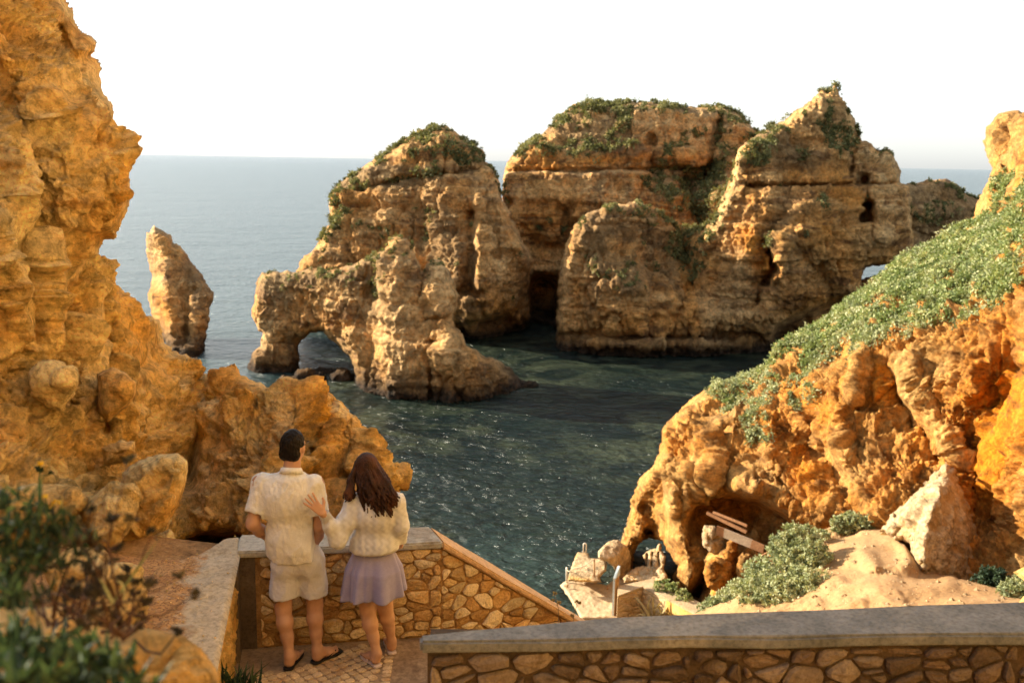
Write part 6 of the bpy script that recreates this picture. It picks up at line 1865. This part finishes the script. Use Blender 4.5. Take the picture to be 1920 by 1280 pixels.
S = Field((-1.95, 6.40, FZ + .70), (-1.08, 7.00, FZ + 1.62), .0075)
S.ell(chest + np.array([0, 0, -.01]), (.205, .140, .19), .06); S.ell(waist, (.196, .142, .18), .07); S.ell((waist + pel) / 2 + np.array([.01, 0, -.01]), (.205, .148, .16), .06)
S.ell(pel + np.array([0, 0, .03]), (.208, .152, .14), .05)
S.cone(shL + np.array([.015, 0, -.002]), shR + np.array([-.015, 0, -.002]), .068, .068, .05); S.cone(neckb - UP * .05, neckb - UP * .012, .095, .064, .05)
sleL = shL + (elL - shL) * .70; sleR = shR + (elR - shR) * .70
S.cone(shL, sleL, .062, .074, .04, None); S.cone(shR, sleR, .062, .072, .04)
hem_z = J(553, 1056, 6.60)[2]
def cutsh(X, Y, Z):
    c = hem_z - Z + .010 * np.sin((X + 1.45) * 14)
    for a, b_ in ((shL, sleL), (shR, sleR)):
        d = (b_ - a) / np.linalg.norm(b_ - a)
        t = (X - b_[0]) * d[0] + (Y - b_[1]) * d[1] + (Z - b_[2]) * d[2]
        side = np.abs(X - chest[0]) > .175
        c = np.maximum(c, np.where(side & (Z < chest[2] + .08), t, -1))
    return c
S.cut(cutsh)
S.add(lambda P: -.007 * fbm(P * np.array([11, 11, 4.5]), 4, .55, seed=3, ridged=True) - .0045 * fbm(P * np.array([26, 26, 15]), 3, .5, seed=6, ridged=True)
      - .006 * vnoise(P * np.array([7, 7, 14]), 8) * np.clip((chest[2] - P[:, 2]) * 5, 0, 1))
sh_o = field_obj('shirt', S, M_LINEN, man, 1)
# collar: a folded band
def ring(name, c, rx, ry, z0, z1, th, mat, parent, tiltf=.0, flare=.0, gap=0.0, rot=0.0, n=40):
    V = []; F = []
    for i in range(n + 1):
        t = math.pi * (-.5) + gap / 2 + (2 * math.pi - gap) * i / n if gap else 2 * math.pi * i / n
        for (rr_, zz) in ((0, z0), (0, z1), (th, z1 + .001), (th + flare, z0 - .001)):
            x = (rx + rr_) * math.cos(t + rot); y = (ry + rr_) * math.sin(t + rot)
            V.append((c[0] + x, c[1] + y, c[2] + zz + y * tiltf))
    for i in range(n):
        for k in range(4): F.append((i * 4 + k, (i + 1) * 4 + k, (i + 1) * 4 + (k + 1) % 4, i * 4 + (k + 1) % 4))
    me = bpy.data.meshes.new(name); me.from_pydata(V, [], F); me.materials.append(mat)
    for p in me.polygons: p.use_smooth = True
    o = link(name, me); part(o, parent); return o
ring('collar', neckb + np.array([0, .004, .0]), .064, .064, -.020, .020, .006, M_LINEN, sh_o, tiltf=-.30, flare=.016)

S = Field((-1.85, 6.40, FZ + .42), (-1.12, 7.02, FZ + 1.05), .0075)
S.ell(pel, (.182, .134, .135), .04)
for hip, kn in ((hipL, kneL), (hipR, kneR)):
    e = hip + (kn - hip) * .80
    S.cone(hip + UP * .04, e, .100, .106, .03); 
    S.ell(hip + np.array([0, -.045, .02]), (.085, .075, .09), .04)
hl = J(531, 1116, 6.70)[2]; hr = J(592, 1111, 6.77)[2]
S.cut(lambda X, Y, Z: np.maximum(np.where(X < -1.47, hl, hr) - Z, Z - (pel[2] + .12)))
S.add(lambda P: -.006 * fbm(P * np.array([12, 12, 7]), 3, .5, seed=13, ridged=True) - .003 * fbm(P * 30, 2, .5, seed=16, ridged=True))
sho = field_obj('shorts', S, M_SHORT, man, 1)

H = Field(head - .17, head + .17, .005)
H.ell(head + np.array([0, 0, .012]) - fd * .012, (.084, .096, .112), .01, rotz=-.25)
H.cone(head - fd * .055 - UP * .045 - fs * .03, head - fd * .055 - UP * .045 + fs * .03, .048, .048, .02)
def cuth(X, Y, Z):
    x = (X - head[0]) * fs[0] + (Y - head[1]) * fs[1]; y = (X - head[0]) * fd[0] + (Y - head[1]) * fd[1]; z = Z - head[2]
    c = -(z + .100 - .0 + np.clip(y + .03, 0, 1) * -.75)                 # nape line rising forward
    c = np.maximum(c, np.where(y > -.01, (y + .01) * 1.3 - (z - .01) * 1.2, -1))
    c = c + .006 * np.sin(x * 210) * (z < -.04)
    c = np.maximum(c, np.where((np.abs(x) > .062) & (y > -.05), .004 - z - (y + .05) * .1, -1))
    return c
H.cut(cuth)
H.add(lambda P: -.006 * fbm(P * 26, 4, .6, seed=23, ridged=True) - .004 * fbm(P * np.array([60, 60, 22]), 3, .6, seed=24))
field_obj('hair', H, M_HM, man, 1)
M_GLS = plain_mat('dark_glasses_frame', (0.02, 0.015, 0.012), (0.03, 0.02, 0.016), 30, .3, .0005)
gl = None
for sg in (1, -1):
    a = head + fs * .082 * sg + UP * .012 - fd * .005; c = head + fs * .076 * sg + UP * .016 + fd * .098
    t = tube('glasses_arm', [a, (a + c) / 2, c], .0016, M_GLS, n=5); part(t, man)
P = []
for i in range(21):
    s_ = -1 + i / 10
    P.append(head + fs * .076 * s_ + fd * (.098 + .012 * (1 - s_ * s_)) + UP * .016)
part(tube('glasses_frame', P, .0024, M_GLS, n=5), man)
sandal(man, lh, lt, M_BLACK, 1); sandal(man, rh, rt, M_BLACK, -1)

# ---------------- woman
wom = wall_root('person', (-.93, 6.78, FZ), 'woman with long wavy auburn hair in white knit and lilac skirt', 'person')
wlh, wlt = np.array([-.925, 6.665, FZ]) + SH, np.array([-1.055, 6.835, FZ]) + SH
wrh, wrt = np.array([-.845, 6.86, FZ]) + SH, np.array([-.905, 7.07, FZ]) + SH
whL, whR = J(686, 1072, 6.76), J(722, 1070, 6.80)
wkL, wkR = J(689, 1142, 6.76), J(722, 1136, 6.84)
waL, waR = wlh + np.array([-.012, .03, .072]), wrh + np.array([-.01, .03, .072])
B = Field((-1.42, 6.30, FZ + .01), (-.55, 7.25, FZ + 1.80), .0068)
for hip, kn, an in ((whL, wkL, waL), (whR, wkR, waR)):
    B.cone(hip, kn, .082, .052, .05)
    cf = kn + (an - kn) * .30 + np.array([0, -.012, 0])
    B.cone(kn, cf, .049, .054, .04); B.cone(cf, kn + (an - kn) * .62, .053, .039, .03); B.cone(kn + (an - kn) * .62, an, .039, .029, .03)
FOOT_SIDE = 1; foot(B, waL, wlh, wlt, w=.9)
FOOT_SIDE = 1; foot(B, waR, wrh, wrt, w=.9)
wpel = (whL + whR) / 2 + UP * .05; wchest = J(704, 960, 6.72); wwaist = J(702, 1020, 6.74); wneck = J(697, 918, 6.73)
B.ell(wpel, (.155, .115, .12), .05); B.ell(wwaist, (.120, .09, .12), .05); B.ell(wchest, (.150, .100, .14), .05)
wsL, wsR = J(664, 943, 6.72), J(742, 941, 6.72)
B.cone(wsL, wsR, .050, .050, .05)
whead = J(688, 878, 6.80)
B.cone(wneck - UP * .03, whead - UP * .04, .050, .046, .03)
wfd = np.array([-.18, .95, -.25]); wfd /= np.linalg.norm(wfd); wfs = np.cross(wfd, UP); wfs /= np.linalg.norm(wfs)
B.ell(whead, (.072, .090, .105), .015, rotz=.18)
B.cone(whead - UP * .05 + wfd * .03, whead - UP * .08 + wfd * .060, .046, .030, .03)
B.cone(whead + wfd * .088, whead + wfd * .106 - UP * .022, .009, .012, .012)
B.cone(whead + wfd * .082 - UP * .048 - wfs * .013, whead + wfd * .082 - UP * .048 + wfs * .013, .009, .009, .006)
for sg in (1, -1): B.ell(whead + wfs * .073 * sg - UP * .012, (.010, .016, .028), .008); B.ell(whead + wfd * .078 + wfs * .029 * sg + UP * .008, (.012, .010, .008), .006)
weL, wwL = J(634, 1012, 6.62), J(607, 962, 6.56)
weR, wwR = J(752, 985, 6.72), J(750, 1022, 6.86)
for shd, el, wr in ((wsL, weL, wwL), (wsR, weR, wwR)):
    B.cone(shd, el, .044, .036, .04); B.cone(el, (el * .6 + wr * .4), .036, .034, .03); B.cone(el * .6 + wr * .4, wr, .033, .025, .03)
hand(B, wwR, np.array([-.3, .7, -.1]), np.array([.6, .2, .5]), .92, .06, .6, -1, .0078)
B_main = B
field_obj('body', B, M_SKW, wom, 2)
# left hand resting on his back, fingers spread
_c = np.array([J(560, 925, 6.45), J(625, 985, 6.62)])
Hn = Field(_c.min(0) - .04, _c.max(0) + .06, .0032)
hd0 = J(605, 962, 6.53); hd1 = J(577, 933, 6.515)
Hn.cone(J(610, 970, 6.555), hd0, .026, .024, .01, ((0, 1, 0), .8))
hand(Hn, hd0, hd1 - hd0, np.array([0.1, -1, .25]), .98, .17, .10, 1, .0078)
field_obj('hand', Hn, M_SKW, wom, 1)

S = Field((-1.45, 6.35, FZ + .70), (-.55, 7.10, FZ + 1.52), .0068)
S.ell(wchest - UP * .01, (.172, .125, .15), .06); S.ell(wwaist + UP * .03, (.165, .125, .13), .06)
S.ell(wwaist - UP * .03, (.172, .130, .10), .05)
S.cone(wsL, wsR, .062, .062, .05); S.cone(wneck - UP * .03, wneck, .075, .055, .04)
S.cone(wsL, wsL * .5 + weL * .5 + np.array([0, -.01, 0]), .066, .068, .04); S.cone(wsL * .5 + weL * .5, weL, .066, .060, .03); S.cone(weL, weL * .45 + wwL * .55, .060, .052, .03); S.cone(weL * .45 + wwL * .55, wwL * .85 + weL * .15, .050, .036, .02)
S.cone(wsR, weR, .064, .056, .04); S.cone(weR, wwR, .055, .040, .03)
wh_z = J(700, 1040, 6.62)[2]
wcuf = wwL * .97 + weL * .03
def cutw(X, Y, Z):
    c = np.where(X > -1.16, (wh_z - .0) - Z + .05 * (X + .93), -1)
    d = (wwL - weL) / np.linalg.norm(wwL - weL)
    t = (X - wcuf[0]) * d[0] + (Y - wcuf[1]) * d[1] + (Z - wcuf[2]) * d[2]
    return np.maximum(c, np.where(X < weL[0] + .05, t, -1))
S.cut(cutw)
S.add(lambda P: -.006 * fbm(P * np.array([12, 12, 6]), 3, .5, seed=33, ridged=True) - .004 * fbm(P * np.array([24, 24, 20]), 2, .5, seed=36))
cdg = field_obj('cardigan', S, m_knit, wom, 1)
# ribbed hem and cuff
def band(name, fld_cones, cutfn, mat, parent, lo, hi):
    S = Field(lo, hi, .006)
    for c in fld_cones: S.cone(*c) if len(c) >= 5 and np.ndim(c[1]) == 1 and len(c[1]) == 3 and np.ndim(c[0]) == 1 and not isinstance(c[-1], str) else S.ell(*c[:-1])
    S.cut(cutfn); return field_obj(name, S, mat, parent, 1)
S = Field((-1.25, 6.40, wh_z - .04), (-.60, 7.05, wh_z + .14), .006)
S.ell(wwaist - UP * .035, (.169, .127, .12), .02)
S.cut(lambda X, Y, Z: np.maximum(wh_z - .012 - Z + .05 * (X + .93), Z - (wh_z + .045) - .05 * (X + .93)))
field_obj('ribbed_hem', S, m_rib, cdg, 1)
dcu = (wwL - weL) / np.linalg.norm(wwL - weL)
S = Field(wwL - .14, wwL + .10, .005)
S.cone(wwL - dcu * .075, wwL + dcu * .006, .044, .038, .01)
S.cut(lambda X, Y, Z: np.abs((X - wwL[0]) * dcu[0] + (Y - wwL[1]) * dcu[1] + (Z - wwL[2]) * dcu[2] + .032) - .034)
field_obj('cuff', S, m_rib, cdg, 1)

# skirt: flared with soft folds
V = []; F = []
nA_, nZ = 160, 34
top = J(701, 1026, 6.76); bot = J(701, 1112, 6.78)
for i in range(nZ):
    t = i / (nZ - 1)
    for k in range(nA_):
        a = 2 * math.pi * k / nA_
        fold = t ** 1.3 * (.026 * math.sin(a * 9 + 1.2 * math.sin(a * 2)) + .012 * math.sin(a * 16 + 2 + 1.5 * math.sin(a * 3)) + .006 * math.sin(a * 5 + .5))
        rx = .130 + .052 * min(t * 2.2, 1) + .034 * t + fold; ry = .095 + .050 * min(t * 2.2, 1) + .040 * t + fold
        c = top * (1 - t) + bot * t
        V.append((c[0] + rx * math.cos(a), c[1] + ry * math.sin(a), c[2] + .012 * t * math.sin(a * 3 + 1) + .02 * t * math.cos(a)))
for i in range(nZ - 1):
    for k in range(nA_): F.append((i * nA_ + k, i * nA_ + (k + 1) % nA_, (i + 1) * nA_ + (k + 1) % nA_, (i + 1) * nA_ + k))
sk = link('skirt', mesh_np('skirt', V, F, None, True, M_SKIRT)); part(sk, wom)
md = sk.modifiers.new('thickness', 'SOLIDIFY'); md.thickness = .004

# long wavy hair
H = Field(np.array([whead[0] - .24, whead[1] - .25, whead[2] - .42]), np.array([whead[0] + .30, whead[1] + .16, whead[2] + .15]), .005)
H.ell(whead + np.array([0, -.012, .008]), (.087, .102, .112), .01, rotz=.18)
g = np.random.default_rng(5)
for i in range(210):
    t = g.uniform(-1, 1)
    a0 = math.pi * (1.5 + .52 * t)          # round the back of the head
    st_ = whead + np.array([math.cos(a0) * .070, math.sin(a0) * .085, g.uniform(-.01, .05)])
    u1 = 700 + t * 38 + g.normal() * 8 + 8; v1 = g.uniform(925, 962) + (8 if abs(t) < .5 else -12)
    if t < -.6: u1 = 655 + g.normal() * 4; v1 = g.uniform(925, 940)
    if t > .55: u1 = 738 + g.normal() * 7; v1 = g.uniform(930, 952)
    end = J(u1, v1, 6.585 + .03 * g.random() + .05 * abs(t))
    ph = g.uniform(0, 6.28); am = g.uniform(.006, .014)
    prev = st_; N_ = 11
    for k in range(1, N_ + 1):
        s_ = k / N_
        bow = math.sin(s_ * math.pi) * .016
        p = st_ * (1 - s_) + end * s_
        p = p + np.array([math.cos(a0), math.sin(a0), 0]) * bow * (1 if s_ < .6 else .7)
        w_ = am * s_ ** 1.2
        p = p + np.array([math.sin(ph + s_ * 13) * w_, math.cos(ph + s_ * 11) * w_ * .6, 0])
        r_ = .0125 * (1 - .55 * s_)
        H.cone(prev, p, r_ if k > 1 else .015, r_, .004)
        prev = p
H.cut(lambda X, Y, Z: np.where((Y - whead[1]) > .045, (Y - whead[1]) - .045 - np.clip(Z - whead[2] - .03, 0, 1) * 1.5, -1))
H.add(lambda P: -.0035 * fbm(P * np.array([42, 42, 9]), 4, .6, seed=43, ridged=True))
field_obj('hair', H, M_HW, wom, 1)
sandal(wom, wlh, wlt, M_LILAC, -1, .042); sandal(wom, wrh, wrt, M_LILAC, -1, .042)
